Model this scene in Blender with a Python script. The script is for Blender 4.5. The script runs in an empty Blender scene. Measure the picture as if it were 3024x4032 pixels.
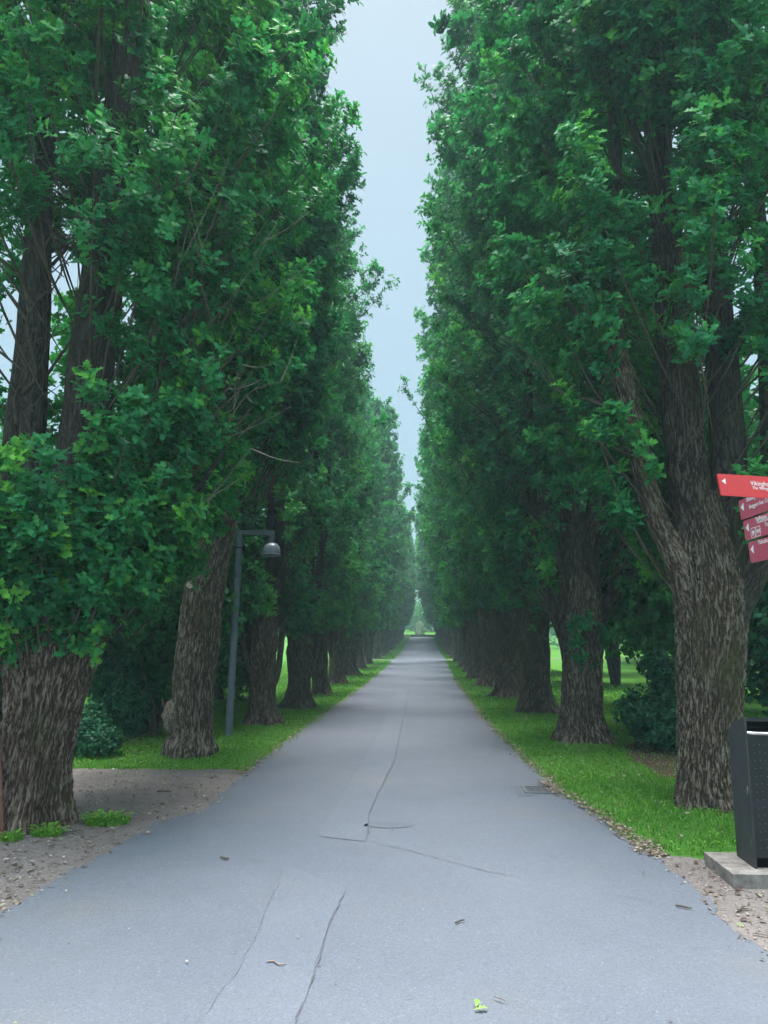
import bpy, bmesh, math, random
import numpy as np
from mathutils import Vector

SC = bpy.context.scene
COL = SC.collection
R = math.radians
rng = np.random.default_rng(11)
random.seed(5)

# ------------------------------------------------------------------ helpers
def link(o, parent=None):
    COL.objects.link(o)
    if parent is not None:
        o.parent = parent
    return o

def tag(o, label=None, cat=None, group=None, kind=None):
    if label: o['label'] = label
    if cat: o['category'] = cat
    if group: o['group'] = group
    if kind: o['kind'] = kind
    return o

def thing(name, label, cat, loc=(0, 0, 0), group=None):
    o = bpy.data.objects.new(name, None)
    o.location = loc
    o.empty_display_size = 0.2
    link(o)
    return tag(o, label, cat, group)

class Acc:
    """collects faces (quads and triangles) into one mesh"""
    def __init__(s):
        s.v, s.f, s.m, s.bco, s.var, s.sm = [], [], [], [], [], []
        s.n = 0
    def add(s, v, f, mat=0, bco=None, var=None, smooth=True):
        v = np.asarray(v, dtype=np.float32).reshape(-1, 3)
        f = np.asarray(f, dtype=np.int32)
        s.v.append(v); s.f.append(f + s.n); s.m.append(np.full(len(f), mat, np.int32))
        s.sm.append(np.full(len(f), smooth, bool))
        s.bco.append(np.zeros((len(v), 3), np.float32) if bco is None else np.asarray(bco, np.float32))
        s.var.append(np.zeros(len(v), np.float32) if var is None else np.asarray(var, np.float32))
        s.n += len(v)
    def mesh(s, name, mats):
        me = bpy.data.meshes.new(name)
        v = np.concatenate(s.v)
        me.vertices.add(len(v)); me.vertices.foreach_set('co', v.ravel())
        loops = np.concatenate([f.ravel() for f in s.f])
        tot = np.concatenate([np.full(len(f), f.shape[1], np.int32) for f in s.f])
        start = np.concatenate([[0], np.cumsum(tot)[:-1]]).astype(np.int32)
        me.loops.add(len(loops)); me.loops.foreach_set('vertex_index', loops.astype(np.int32))
        me.polygons.add(len(tot)); me.polygons.foreach_set('loop_start', start)
        me.polygons.foreach_set('material_index', np.concatenate(s.m))
        me.polygons.foreach_set('use_smooth', np.concatenate(s.sm))
        for m in mats: me.materials.append(m)
        me.update(calc_edges=True)
        a = me.attributes.new('var', 'FLOAT', 'POINT'); a.data.foreach_set('value', np.concatenate(s.var))
        a = me.attributes.new('bco', 'FLOAT_VECTOR', 'POINT'); a.data.foreach_set('vector', np.concatenate(s.bco).ravel())
        return me
    def obj(s, name, mats, parent=None):
        return link(bpy.data.objects.new(name, s.mesh(name, mats)), parent)

# vectorised gradient noise
_perm = np.random.default_rng(3).permutation(512).astype(np.int64)
_perm = np.concatenate([_perm, _perm, _perm])
_g = np.random.default_rng(4).normal(size=(512, 3)); _g /= np.linalg.norm(_g, axis=1)[:, None]
def pnoise(p):
    p = np.asarray(p, dtype=np.float64)
    i = np.floor(p).astype(np.int64); f = p - i
    u = f * f * f * (f * (f * 6 - 15) + 10)
    i &= 511
    out = 0
    for dx in (0, 1):
        for dy in (0, 1):
            for dz in (0, 1):
                h = _perm[_perm[_perm[(i[:, 0] + dx) & 511] + ((i[:, 1] + dy) & 511)] + ((i[:, 2] + dz) & 511)] & 511
                d = f - np.array([dx, dy, dz])
                w = (u[:, 0] if dx else 1 - u[:, 0]) * (u[:, 1] if dy else 1 - u[:, 1]) * (u[:, 2] if dz else 1 - u[:, 2])
                out = out + w * np.einsum('ij,ij->i', _g[h], d)
    return out

def nrm(a):
    return a / np.maximum(np.linalg.norm(a, axis=-1, keepdims=True), 1e-9)

def catmull(pts, n):
    pts = np.asarray(pts, float)
    P = np.vstack([2 * pts[0] - pts[1], pts, 2 * pts[-1] - pts[-2]])
    t = np.linspace(0, len(pts) - 1 - 1e-6, n)
    i = t.astype(int); u = (t - i)[:, None]
    a, b, c, d = P[i], P[i + 1], P[i + 2], P[i + 3]
    return .5 * (2 * b + (c - a) * u + (2 * a - 5 * b + 4 * c - d) * u ** 2 + (3 * b - a - 3 * c + d) * u ** 3)

def tube(acc, pts, radii, sides=12, n=20, mat=0, lump=0.0, flare=0.0, lobes=5, fissure=0.0, seed=0.0, cap=True, smooth_curve=True, bumps=()):
    """lofted limb; bumps = (theta, s, size, height) swellings"""
    pr = np.hstack([np.asarray(pts, float), np.asarray(radii, float)[:, None]])
    c = catmull(pr, n) if smooth_curve and len(pr) > 2 else np.array([pr[0] + (pr[-1] - pr[0]) * t for t in np.linspace(0, 1, n)]) if len(pr) == 2 else pr
    n = len(c)
    p, r = c[:, :3], np.maximum(c[:, 3], .001)
    tan = nrm(np.gradient(p, axis=0))
    ref = np.array([0, 1., 0]) if abs(tan[0][1]) < .9 else np.array([1., 0, 0])
    X = np.zeros_like(p); x = ref - tan[0] * np.dot(ref, tan[0])
    for k in range(n):
        x = x - tan[k] * np.dot(x, tan[k]); x = x / np.linalg.norm(x); X[k] = x
    Y = np.cross(tan, X)
    s = np.concatenate([[0], np.cumsum(np.linalg.norm(np.diff(p, axis=0), axis=1))])
    th = np.linspace(0, 2 * np.pi, sides, endpoint=False)
    T, S = np.meshgrid(th, s)
    RR = np.repeat(r[:, None], sides, 1)
    r0 = float(np.median(r))
    bco = np.stack([np.cos(T) * r0, np.sin(T) * r0, S + seed * 3.7], -1)
    q = bco.reshape(-1, 3) + seed
    if lump:
        RR = RR * (1 + lump * (pnoise(q * np.array([3.2, 3.2, 1.3])) * 1.6 + pnoise(q * np.array([8, 8, 4.]) + 9) * .6).reshape(RR.shape))
    if flare:
        fl = np.exp(-S / .24) * flare
        RR = RR * (1 + fl * (1 + .55 * np.cos(lobes * T + seed) + .3 * np.cos((lobes - 2) * T + 2 * seed)))
    for (bt, bs, bw, bh) in bumps:
        d2 = ((np.angle(np.exp(1j * (T - bt))) * r0) ** 2 + (S - bs) ** 2) / bw ** 2
        RR = RR + bh * np.exp(-d2)
    if fissure:
        w = q + np.stack([pnoise(q * 5), pnoise(q * 5 + 20), pnoise(q * 5 + 40)], -1) * np.array([.025, .025, .05])
        a = np.abs(pnoise(w * np.array([33, 33, 4.4])))
        b = np.abs(pnoise(w * np.array([60, 60, 10.0]) + 5))
        rid = np.minimum(a * 3.2, 1) * .65 + np.minimum(b * 3.2, 1) * .35
        crev = (1 - rid)
        RR = RR + fissure * (rid - .5).reshape(RR.shape)
        var = crev
    else:
        var = np.zeros(n * sides)
    v = p[:, None, :] + X[:, None, :] * (np.cos(T) * RR)[..., None] + Y[:, None, :] * (np.sin(T) * RR)[..., None]
    i, j = np.meshgrid(np.arange(n - 1), np.arange(sides), indexing='ij')
    a = i * sides + j; b = i * sides + (j + 1) % sides
    f = np.stack([a, b, b + sides, a + sides], -1).reshape(-1, 4)
    acc.add(v.reshape(-1, 3), f, mat, bco.reshape(-1, 3), var)
    if cap:
        e = v[-1]; cpt = e.mean(0) + tan[-1] * r[-1] * .3
        vv = np.vstack([e, cpt]); jj = np.arange(sides)
        acc.add(vv, np.stack([jj, (jj + 1) % sides, np.full(sides, sides)], -1), mat, np.vstack([bco[-1], [[0, 0, S[-1, 0]]]]), None)
    return p

def box(acc, x0, x1, y0, y1, z0, z1, mat=0):
    v = [(x, y, z) for z in (z0, z1) for y in (y0, y1) for x in (x0, x1)]
    f = [(0, 2, 3, 1), (4, 5, 7, 6), (0, 1, 5, 4), (2, 6, 7, 3), (0, 4, 6, 2), (1, 3, 7, 5)]
    acc.add(v, f, mat, smooth=False)

def bm_obj(name, bm, mat, parent=None, bevel=0, smooth=False):
    if bevel:
        bmesh.ops.bevel(bm, geom=[e for e in bm.edges if len(e.link_faces) == 2 and e.calc_face_angle(0) > .5], offset=bevel, segments=2, affect='EDGES', profile=.6)
    bmesh.ops.recalc_face_normals(bm, faces=bm.faces)
    me = bpy.data.meshes.new(name)
    for f in bm.faces: f.smooth = smooth
    bm.to_mesh(me); bm.free()
    if mat: me.materials.append(mat)
    return link(bpy.data.objects.new(name, me), parent)

def bm_box(bm, x0, x1, y0, y1, z0, z1):
    v = [bm.verts.new(c) for c in ((x0, y0, z0), (x1, y0, z0), (x1, y1, z0), (x0, y1, z0), (x0, y0, z1), (x1, y0, z1), (x1, y1, z1), (x0, y1, z1))]
    for q in ((0, 3, 2, 1), (4, 5, 6, 7), (0, 1, 5, 4), (1, 2, 6, 5), (2, 3, 7, 6), (3, 0, 4, 7)):
        bm.faces.new([v[k] for k in q])

def bm_prism(bm, poly, axis, a, b):
    """extrude a 2-D outline between a and b along an axis (0=x,1=y,2=z)"""
    def P(u, w, t):
        return (t, u, w) if axis == 0 else (u, t, w) if axis == 1 else (u, w, t)
    A = [bm.verts.new(P(u, w, a)) for u, w in poly]; B = [bm.verts.new(P(u, w, b)) for u, w in poly]
    n = len(poly)
    bm.faces.new(A[::-1]); bm.faces.new(B)
    for k in range(n): bm.faces.new((A[k], A[(k + 1) % n], B[(k + 1) % n], B[k]))

# ------------------------------------------------------------------ materials
class NT:
    def __init__(s, name):
        s.m = bpy.data.materials.new(name); s.m.use_nodes = True
        s.t = s.m.node_tree; s.t.nodes.clear()
        s.out = s.n('ShaderNodeOutputMaterial')
    def n(s, typ, **kw):
        nd = s.t.nodes.new(typ)
        for k, v in kw.items():
            if k in nd.inputs: nd.inputs[k].default_value = v
            else: setattr(nd, k, v)
        return nd
    def l(s, a, b): s.t.links.new(a, b)
    def noise(s, vec, scale, detail=3, rough=.55, out='Fac'):
        nd = s.n('ShaderNodeTexNoise'); nd.inputs['Scale'].default_value = scale; nd.inputs['Detail'].default_value = detail; nd.inputs['Roughness'].default_value = rough
        if vec is not None: s.l(vec, nd.inputs['Vector'])
        return nd.outputs[out]
    def vmul(s, vec, xyz):
        nd = s.n('ShaderNodeVectorMath', operation='MULTIPLY'); s.l(vec, nd.inputs[0]); nd.inputs[1].default_value = xyz
        return nd.outputs[0]
    def math(s, op, a, b=None, clamp=False):
        nd = s.n('ShaderNodeMath', operation=op, use_clamp=clamp)
        for k, x in enumerate((a, b)):
            if x is None: continue
            if isinstance(x, (int, float)): nd.inputs[k].default_value = x
            else: s.l(x, nd.inputs[k])
        return nd.outputs[0]
    def ramp(s, fac, stops):
        nd = s.n('ShaderNodeValToRGB'); s.l(fac, nd.inputs[0]); el = nd.color_ramp.elements
        while len(el) < len(stops): el.new(.5)
        for e, (p, c) in zip(el, stops):
            e.position = p; e.color = (*c, 1) if len(c) == 3 else c
        return nd.outputs[0]
    def mix(s, fac, a, b, mode='MIX'):
        nd = s.n('ShaderNodeMix', data_type='RGBA', blend_type=mode)
        for k, x in ((0, fac), (6, a), (7, b)):
            if isinstance(x, (int, float)): nd.inputs[k].default_value = x
            elif isinstance(x, tuple): nd.inputs[k].default_value = (*x, 1) if len(x) == 3 else x
            else: s.l(x, nd.inputs[k])
        return nd.outputs[2]
    def bsdf(s, color, rough=.7, spec=.3, bump=None, bdist=.01, metal=0.0, bstr=1.0):
        p = s.n('ShaderNodeBsdfPrincipled'); p.inputs['Specular IOR Level'].default_value = spec; p.inputs['Metallic'].default_value = metal
        if isinstance(color, tuple): p.inputs['Base Color'].default_value = (*color, 1)
        else: s.l(color, p.inputs['Base Color'])
        if isinstance(rough, (int, float)): p.inputs['Roughness'].default_value = rough
        else: s.l(rough, p.inputs['Roughness'])
        if bump is not None:
            b = s.n('ShaderNodeBump'); b.inputs['Distance'].default_value = bdist; b.inputs['Strength'].default_value = bstr
            s.l(bump, b.inputs['Height']); s.l(b.outputs[0], p.inputs['Normal'])
        s.l(p.outputs[0], s.out.inputs[0])
        return p

def attr(t, name): return t.n('ShaderNodeAttribute', attribute_name=name)

def leaf_mat(name, dark, mid, tip, trans=.3):
    t = NT(name)
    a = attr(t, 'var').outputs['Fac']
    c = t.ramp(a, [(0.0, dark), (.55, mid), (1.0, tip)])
    oi = t.n('ShaderNodeObjectInfo').outputs['Random']
    c = t.mix(1.0, c, t.ramp(oi, [(0, (.80, .90, 1.0)), (.5, (1.0, 1.0, 1.0)), (1, (1.35, 1.08, .85))]), 'MULTIPLY')
    p = t.bsdf(c, .5, .17)
    tr = t.n('ShaderNodeBsdfTranslucent'); c2 = t.mix(.5, c, (.04, .28, .04)); t.l(c2, tr.inputs[0])
    mx = t.n('ShaderNodeMixShader'); mx.inputs[0].default_value = trans
    t.l(p.outputs[0], mx.inputs[1]); t.l(tr.outputs[0], mx.inputs[2]); t.l(mx.outputs[0], t.out.inputs[0])
    return t.m

def bark_mat(name, ridge, mid, crev, moss=(.05, .06, .015), moss_amt=.35, k=1.0):
    t = NT(name)
    at = attr(t, 'bco').outputs['Vector']
    w = t.noise(at, 5, 2, out='Color')
    wn = t.n('ShaderNodeVectorMath', operation='MULTIPLY_ADD'); t.l(w, wn.inputs[0]); wn.inputs[1].default_value = (.045, .045, .10); t.l(at, wn.inputs[2])
    a = t.noise(t.vmul(wn.outputs[0], (36 * k, 36 * k, 4.6 * k)), 1, 2)
    a = t.math('MULTIPLY', t.math('ABSOLUTE', t.math('SUBTRACT', a, .5)), 6.0, True)
    b = t.noise(t.vmul(wn.outputs[0], (80 * k, 80 * k, 11 * k)), 1, 2)
    b = t.math('MULTIPLY', t.math('ABSOLUTE', t.math('SUBTRACT', b, .5)), 6.0, True)
    h = t.math('ADD', t.math('MULTIPLY', a, .6), t.math('MULTIPLY', b, .4))
    fine = t.noise(t.vmul(at, (90, 90, 40)), 1, 3)
    h2 = t.math('ADD', h, t.math('MULTIPLY', t.math('SUBTRACT', fine, .5), .5))
    geo = attr(t, 'var').outputs['Fac']
    h3 = t.math('SUBTRACT', h2, t.math('MULTIPLY', geo, .45))
    c = t.ramp(h3, [(.06, crev), (.26, mid), (.62, ridge)])
    tone = t.noise(t.vmul(at, (2.2, 2.2, 1.1)), 1, 3)
    c = t.mix(t.ramp(tone, [(.35, (0, 0, 0)), (.7, (.45, .45, .45))]), c, crev)
    mm = t.noise(t.vmul(at, (1.6, 1.6, .8)), 1.3, 4)
    c = t.mix(t.ramp(mm, [(.56, (0, 0, 0)), (.72, (moss_amt,) * 3)]), c, moss)
    t.bsdf(c, .9, .15, h2, .016)
    return t.m

def simple(name, c, rough=.5, spec=.4, var=.15, scale=20, metal=0.0):
    t = NT(name)
    o = t.n('ShaderNodeTexCoord').outputs['Object']
    n = t.noise(o, scale, 4)
    f = t.ramp(n, [(.3, tuple(x * (1 - var) for x in c)), (.7, tuple(min(1, x * (1 + var)) for x in c))])
    t.bsdf(f, rough, spec, n, .001, metal)
    return t.m

M = {}
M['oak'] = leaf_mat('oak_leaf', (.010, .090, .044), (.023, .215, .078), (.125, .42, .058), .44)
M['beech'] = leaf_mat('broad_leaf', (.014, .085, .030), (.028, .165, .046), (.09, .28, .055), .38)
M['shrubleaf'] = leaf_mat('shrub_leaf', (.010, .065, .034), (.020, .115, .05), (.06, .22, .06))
M['pale'] = simple('pale_willow', (.20, .24, .13), .7, .1, .25, 3)
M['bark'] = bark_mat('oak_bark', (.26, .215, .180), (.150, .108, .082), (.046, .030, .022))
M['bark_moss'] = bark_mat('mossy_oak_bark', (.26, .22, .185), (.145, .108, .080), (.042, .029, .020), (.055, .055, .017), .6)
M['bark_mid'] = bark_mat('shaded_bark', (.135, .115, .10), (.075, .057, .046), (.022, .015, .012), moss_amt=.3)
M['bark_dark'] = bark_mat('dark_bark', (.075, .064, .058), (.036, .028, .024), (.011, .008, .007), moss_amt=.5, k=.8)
M['twig'] = simple('twig_bark', (.075, .058, .048), .9, .1, .4, 8)
M['deadtwig'] = simple('dead_twig', (.20, .16, .14), .9, .1, .4, 8)
M['cut'] = simple('cut_wood', (.30, .25, .19), .85, .15, .35, 30)
M['moss'] = simple('moss', (.06, .058, .02), .95, .05, .5, 40)

def grass_mat():
    t = NT('lawn_ground')
    o = t.n('ShaderNodeTexCoord').outputs['Object']
    n1 = t.noise(o, .7, 5); n2 = t.noise(o, 22, 4, .7); n3 = t.noise(o, 4.5, 4)
    c = t.ramp(n2, [(.3, (.026, .085, .010)), (.55, (.052, .155, .018)), (.75, (.09, .22, .03))])
    c = t.mix(t.ramp(n1, [(.4, (0, 0, 0)), (.7, (.5, .5, .5))]), c, (.05, .13, .018))
    c = t.mix(t.ramp(n3, [(.62, (0, 0, 0)), (.8, (.5, .5, .5))]), c, (.07, .065, .03))
    t.bsdf(c, .9, .1, n2, .02)
    return t.m
M['lawn'] = grass_mat()

def blade_mat():
    t = NT('grass_blade')
    a = attr(t, 'var').outputs['Fac']
    c = t.ramp(a, [(0, (.050, .150, .012)), (.6, (.11, .30, .024)), (.9, (.18, .38, .05)), (1, (.26, .28, .12))])
    p = t.bsdf(c, .55, .25)
    tr = t.n('ShaderNodeBsdfTranslucent'); t.l(c, tr.inputs[0])
    mx = t.n('ShaderNodeMixShader'); mx.inputs[0].default_value = .3
    t.l(p.outputs[0], mx.inputs[1]); t.l(tr.outputs[0], mx.inputs[2]); t.l(mx.outputs[0], t.out.inputs[0])
    return t.m
M['blade'] = blade_mat()

def asphalt_mat(name, k=1.0):
    t = NT(name)
    o = t.n('ShaderNodeTexCoord').outputs['Object']
    big = t.noise(o, .55, 4, .6); midn = t.noise(o, 3.2, 5, .65); fine = t.noise(o, 130, 2, .7)
    v = t.n('ShaderNodeTexVoronoi', feature='F1'); v.inputs['Scale'].default_value = 95; t.l(o, v.inputs['Vector'])
    base = t.ramp(big, [(.3, (.178 * k, .200 * k, .250 * k)), (.7, (.216 * k, .236 * k, .280 * k))])
    base = t.mix(t.ramp(midn, [(.35, (0, 0, 0)), (.8, (.35, .35, .35))]), base, (.172 * k, .182 * k, .208 * k))
    warm = t.noise(o, .8, 3, .5)
    base = t.mix(t.ramp(warm, [(.56, (0, 0, 0)), (.75, (.4, .4, .4))]), base, (.25 * k, .235 * k, .225 * k))
    st = t.ramp(v.outputs['Color'], [(0, (.80, .80, .80)), (.25, (.96, .96, .96)), (.8, (1.04, 1.04, 1.04)), (1, (1.35, 1.35, 1.35))])
    c = t.mix(1.0, base, st, 'MULTIPLY')
    c = t.mix(.55, c, t.mix(1.0, c, t.ramp(fine, [(.3, (.72, .72, .72)), (.7, (1.22, 1.22, 1.22))]), 'MULTIPLY'))
    t.bsdf(c, .85, .25, fine, .004)
    return t.m
M['asphalt'] = asphalt_mat('asphalt', .52)
M['asphalt_patch'] = asphalt_mat('asphalt_patch', .548)
M['asphalt_stain'] = asphalt_mat('asphalt_stain', .475)
M['crack'] = simple('crack_fill', (.075, .078, .085), .95, .1, .3, 60)

def dirt_mat(name, a, b, c3):
    t = NT(name)
    o = t.n('ShaderNodeTexCoord').outputs['Object']
    n1 = t.noise(o, 1.6, 5, .6); n2 = t.noise(o, 45, 4, .75); n3 = t.noise(o, 160, 2)
    c = t.ramp(n1, [(.3, a), (.7, b)])
    c = t.mix(t.ramp(n2, [(.45, (0, 0, 0)), (.75, (.75, .75, .75))]), c, c3)
    c = t.mix(1.0, c, t.ramp(n3, [(.3, (.7, .7, .7)), (.7, (1.3, 1.3, 1.3))]), 'MULTIPLY')
    t.bsdf(c, .95, .1, n2, .012)
    return t.m
M['dirt'] = dirt_mat('dry_dirt', (.14, .122, .118), (.20, .174, .162), (.085, .066, .063))
M['soil'] = dirt_mat('bare_soil', (.06, .042, .03), (.10, .07, .05), (.03, .02, .015))

def litter_mat():
    t = NT('leaf_litter')
    a = attr(t, 'var').outputs['Fac']
    c = t.ramp(a, [(0, (.05, .03, .022)), (.35, (.11, .075, .055)), (.6, (.20, .15, .11)), (.82, (.28, .24, .20)), (.9, (.13, .17, .07)), (1, (.36, .335, .30))])
    t.bsdf(c, .8, .2)
    return t.m
M['litter'] = litter_mat()
M['lamp'] = simple('lamp_grey_paint', (.10, .115, .14), .5, .4, .12, 12)
M['lamp_glass'] = simple('lamp_smoked_glass', (.12, .14, .165), .25, .5, .1, 10)
M['black'] = simple('bin_black_paint', (.012, .014, .017), .42, .4, .35, 14)
M['bin_side'] = simple('bin_side_grey', (.030, .031, .036), .5, .4, .3, 9)
M['dark'] = simple('dark_inside', (.004, .004, .005), .9, .1, .2, 9)
M['chrome'] = simple('bright_steel', (.75, .77, .8), .22, .5, .05, 20, 1.0)
M['dot'] = simple('perforation_glint', (.22, .25, .28), .5, .4, .2, 50)
M['concrete'] = simple('concrete', (.20, .18, .165), .95, .1, .35, 18)
M['wallstone'] = simple('dark_stone', (.035, .03, .03), .95, .1, .35, 3)
M['iron'] = simple('cast_iron', (.10, .105, .115), .6, .4, .3, 40)
M['rust'] = simple('rusty_steel', (.125, .062, .045), .9, .15, .3, 25)
M['red'] = simple('sign_red_enamel', (.62, .035, .04), .4, .4, .05, 4)
M['crimson'] = simple('sign_crimson_sky_sheen', (.46, .085, .135), .4, .4, .05, 4)  # lightened towards pink to paint in the sky reflected by these boards
M['white'] = simple('sign_white', (.8, .8, .82), .5, .3, .03, 20)
M['post'] = simple('sign_post_dark', (.05, .035, .035), .5, .3, .2, 20)

# ------------------------------------------------------------------ terrain
def hz(y): return np.interp(y, [0, 46, 54, 60, 66, 78, 90, 102, 114, 119, 150, 180], [0, 0, .05, .13, .25, .46, .70, .90, 1.07, 1.12, 2.5, 2.8])

def build_ground():
    ys = np.concatenate([np.arange(-60, 0, 5.), np.arange(0, 30, .5), np.arange(30, 130, 2.), np.arange(130, 640, 15.)])
    xs = np.concatenate([-np.geomspace(400, 6, 26), np.arange(-5.5, 6, .5), np.geomspace(6, 400, 26)])
    X, Y = np.meshgrid(xs, ys)
    far = np.clip((np.abs(X) - 5) / 10, 0, 1)
    Z = hz(Y) + far * (.25 * pnoise(np.stack([X.ravel() * .06, Y.ravel() * .06, 0 * X.ravel()], -1)).reshape(X.shape))
    Z = Z + np.where(X < -8, np.minimum(.012 * (-X - 8), .5), 0) * np.clip((Y - 18) / 15, 0, 1)
    a = Acc(); n, m = X.shape
    i, j = np.meshgrid(np.arange(n - 1), np.arange(m - 1), indexing='ij'); k = (i * m + j)
    a.add(np.stack([X, Y, Z], -1).reshape(-1, 3), np.stack([k, k + 1, k + m + 1, k + m], -1).reshape(-1, 4))
    return tag(a.obj('ground', [M['lawn']]), kind='structure')
build_ground()

LE = [(-6, -9.5), (0, -5.2), (2.5, -3.2), (3.6, -2.55), (4.5, -2.45), (4.92, -2.40), (5.45, -2.33), (5.99, -2.28), (6.63, -2.24), (7.07, -2.0), (7.6, -2.02), (8.36, -2.06), (9.7, -2.04), (13.3, -2.0), (25, -1.76), (42, -1.72), (45.2, -1.82), (46.3, -2.3), (47.2, -1.75), (60, -1.65), (114, -1.62), (116.6, -1.62)]
RE = [(-6, 7.5), (0, 4.2), (2.5, 2.2), (3.4, 1.78), (4.13, 1.73), (4.55, 1.71), (5.31, 1.70), (5.77, 1.68), (6.25, 1.61), (6.91, 1.55), (7.83, 1.42), (9.22, 1.32), (11.72, 1.23), (14.5, 1.15), (25, 1.12), (42, 1.36), (45.6, 1.42), (46.6, 1.75), (47.6, 1.46), (60, 1.46), (114, 1.6), (116.6, 1.6)]
def xl(y): return np.interp(y, [p[0] for p in LE], [p[1] for p in LE])
def xr(y): return np.interp(y, [p[0] for p in RE], [p[1] for p in RE])

def build_path():
    ys = np.concatenate([np.arange(-6, 16, .06), np.arange(16, 50, .25), np.arange(50, 116.7, 1.)])
    jl = np.array([pnoise(np.array([[y * 3.1, 1.5, 0]]))[0] * .09 + pnoise(np.array([[y * 11, 7.5, 0]]))[0] * .05 for y in ys])
    jr = np.array([pnoise(np.array([[y * 3.1, 31.5, 0]]))[0] * .08 + pnoise(np.array([[y * 11, 57.5, 0]]))[0] * .05 for y in ys])
    L, Rr = xl(ys) + jl, xr(ys) + jr
    t = np.linspace(0, 1, 15)
    X = L[:, None] + (Rr - L)[:, None] * t
    Y = np.repeat(ys[:, None], 15, 1)
    Z = hz(Y) + .010
    a = Acc(); n, m = X.shape
    i, j = np.meshgrid(np.arange(n - 1), np.arange(m - 1), indexing='ij'); k = (i * m + j)
    a.add(np.stack([X, Y, Z], -1).reshape(-1, 3), np.stack([k, k + 1, k + m + 1, k + m], -1).reshape(-1, 4))
    o = a.obj('path', [M['asphalt']])
    return tag(o, kind='structure')
PATH = build_path()

def ribbon(name, pts, w, z, mat, parent, jit=.012, step=.03):
    pts = np.asarray(pts, float)
    d = np.concatenate([[0], np.cumsum(np.linalg.norm(np.diff(pts, axis=0), axis=1))])
    s = np.arange(0, d[-1], step)
    x = np.interp(s, d, pts[:, 0]); y = np.interp(s, d, pts[:, 1])
    q = np.stack([s * 4, np.full_like(s, pts[0, 0] * 7.1), np.full_like(s, 3.3)], -1)
    x = x + pnoise(q) * jit * 2 + pnoise(q * 5) * jit; y = y + pnoise(q + 50) * jit * 2 + pnoise(q * 5 + 9) * jit
    tx, ty = np.gradient(x), np.gradient(y); l = np.hypot(tx, ty) + 1e-9
    ww = w * np.clip(.55 + 1.3 * pnoise(q * 3 + 77), .12, 1.2) * np.clip(np.minimum(s, d[-1] - s) / .2, .1, 1)
    A = np.stack([x - ty / l * ww, y + tx / l * ww, hz(y) + z], -1); B = np.stack([x + ty / l * ww, y - tx / l * ww, hz(y) + z], -1)
    n = len(s); a = Acc(); k = np.arange(n - 1)
    a.add(np.stack([A, B], 1).reshape(-1, 3), np.stack([2 * k, 2 * k + 1, 2 * k + 3, 2 * k + 2], -1))
    return a.obj(name, [mat], parent)

def sheet(name, poly, z, mat, parent=None, kind=None, jit=.06, step=.08):
    pts = np.asarray(poly + [poly[0]], float)
    d = np.concatenate([[0], np.cumsum(np.linalg.norm(np.diff(pts, axis=0), axis=1))])
    s = np.arange(0, d[-1], step)
    x = np.interp(s, d, pts[:, 0]); y = np.interp(s, d, pts[:, 1])
    q = np.stack([x * 2.3, y * 2.3, np.full_like(s, 5.3)], -1)
    x = x + pnoise(q) * jit * 2 + pnoise(q * 5) * jit; y = y + pnoise(q + 50) * jit * 2 + pnoise(q * 5 + 9) * jit
    bm = bmesh.new()
    f = bm.faces.new([bm.verts.new((X, Y, float(hz(Y)) + z)) for X, Y in zip(x, y)])
    bmesh.ops.triangulate(bm, faces=[f])
    for f in bm.faces:
        if f.normal.z < 0: f.normal_flip()
    me = bpy.data.meshes.new(name); bm.to_mesh(me); bm.free(); me.materials.append(mat)
    o = link(bpy.data.objects.new(name, me), parent)
    return tag(o, kind=kind) if kind else o

DIRT_L = [(-1.9, 8.9), (-2.3, 9.2), (-2.82, 9.05), (-3.7, 9.06), (-4.3, 9.1), (-5.5, 8.9), (-9, 8.4), (-12, 5), (-10, -2), (-4.6, -.5), (-2.6, 2.6), (-2.2, 4.5), (-2.1, 6.2), (-1.85, 7.1), (-1.9, 8.0)]
DIRT_R = [(1.5, 5.9), (1.9, 5.83), (2.05, 5.74), (2.4, 5.8), (3.6, 5.7), (6, 5.2), (8, 2), (7, -2), (4.0, -.2), (1.9, 2.8), (1.55, 4.2)]
sheet('dirt', DIRT_L, .005, M['dirt'], kind='structure')
sheet('dirt', DIRT_R, .005, M['dirt'], kind='structure')
sheet('bare_soil', [(-4.2, 11.2), (-4.6, 12.6), (-4.5, 14.5), (-6, 18), (-12, 19), (-14, 12), (-9, 10.6), (-6, 10.9)], .005, M['soil'], kind='structure', jit=.2)
sheet('bare_soil', [(2.75, 8.95), (2.7, 9.7), (2.8, 11.0), (3.2, 11.8), (5.2, 12.2), (5.8, 9.5), (4.0, 8.6)], .005, M['soil'], kind='structure', jit=.12)
sheet('footpath', [(-1.6, 45.6), (-1.7, 46.9), (-4, 47.3), (-14, 49), (-14, 47.8), (-4, 46.3)], .008, M['dirt'], kind='structure')
sheet('footpath', [(1.4, 46.0), (1.4, 47.2), (3, 47.6), (14, 50), (14, 48.8), (3.2, 46.8)], .008, M['dirt'], kind='structure')
sheet('asphalt_patch', [(-.76, 22), (-.72, 11.6), (-.80, 8.7), (-.84, 6.2), (-.45, 6.05), (-.48, 7.1), (-.46, 7.7), (-.36, 9.6), (-.39, 22)], .014, M['asphalt_patch'], PATH, jit=.008)
sheet('asphalt_patch', [(-.97, 5.44), (-.93, 4.87), (-.89, 4.2), (-.9, 3.7), (-1.0, 2.6), (-.55, 2.6), (-.53, 3.5), (-.52, 4.4), (-.49, 5.0)], .014, M['asphalt_patch'], PATH, jit=.008)
sheet('stain', [(-.50, 6.52), (-.30, 6.46), (-.12, 6.5), (-.08, 6.6), (-.3, 6.68), (-.48, 6.62)], .014, M['asphalt_stain'], PATH, jit=.006)
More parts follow.
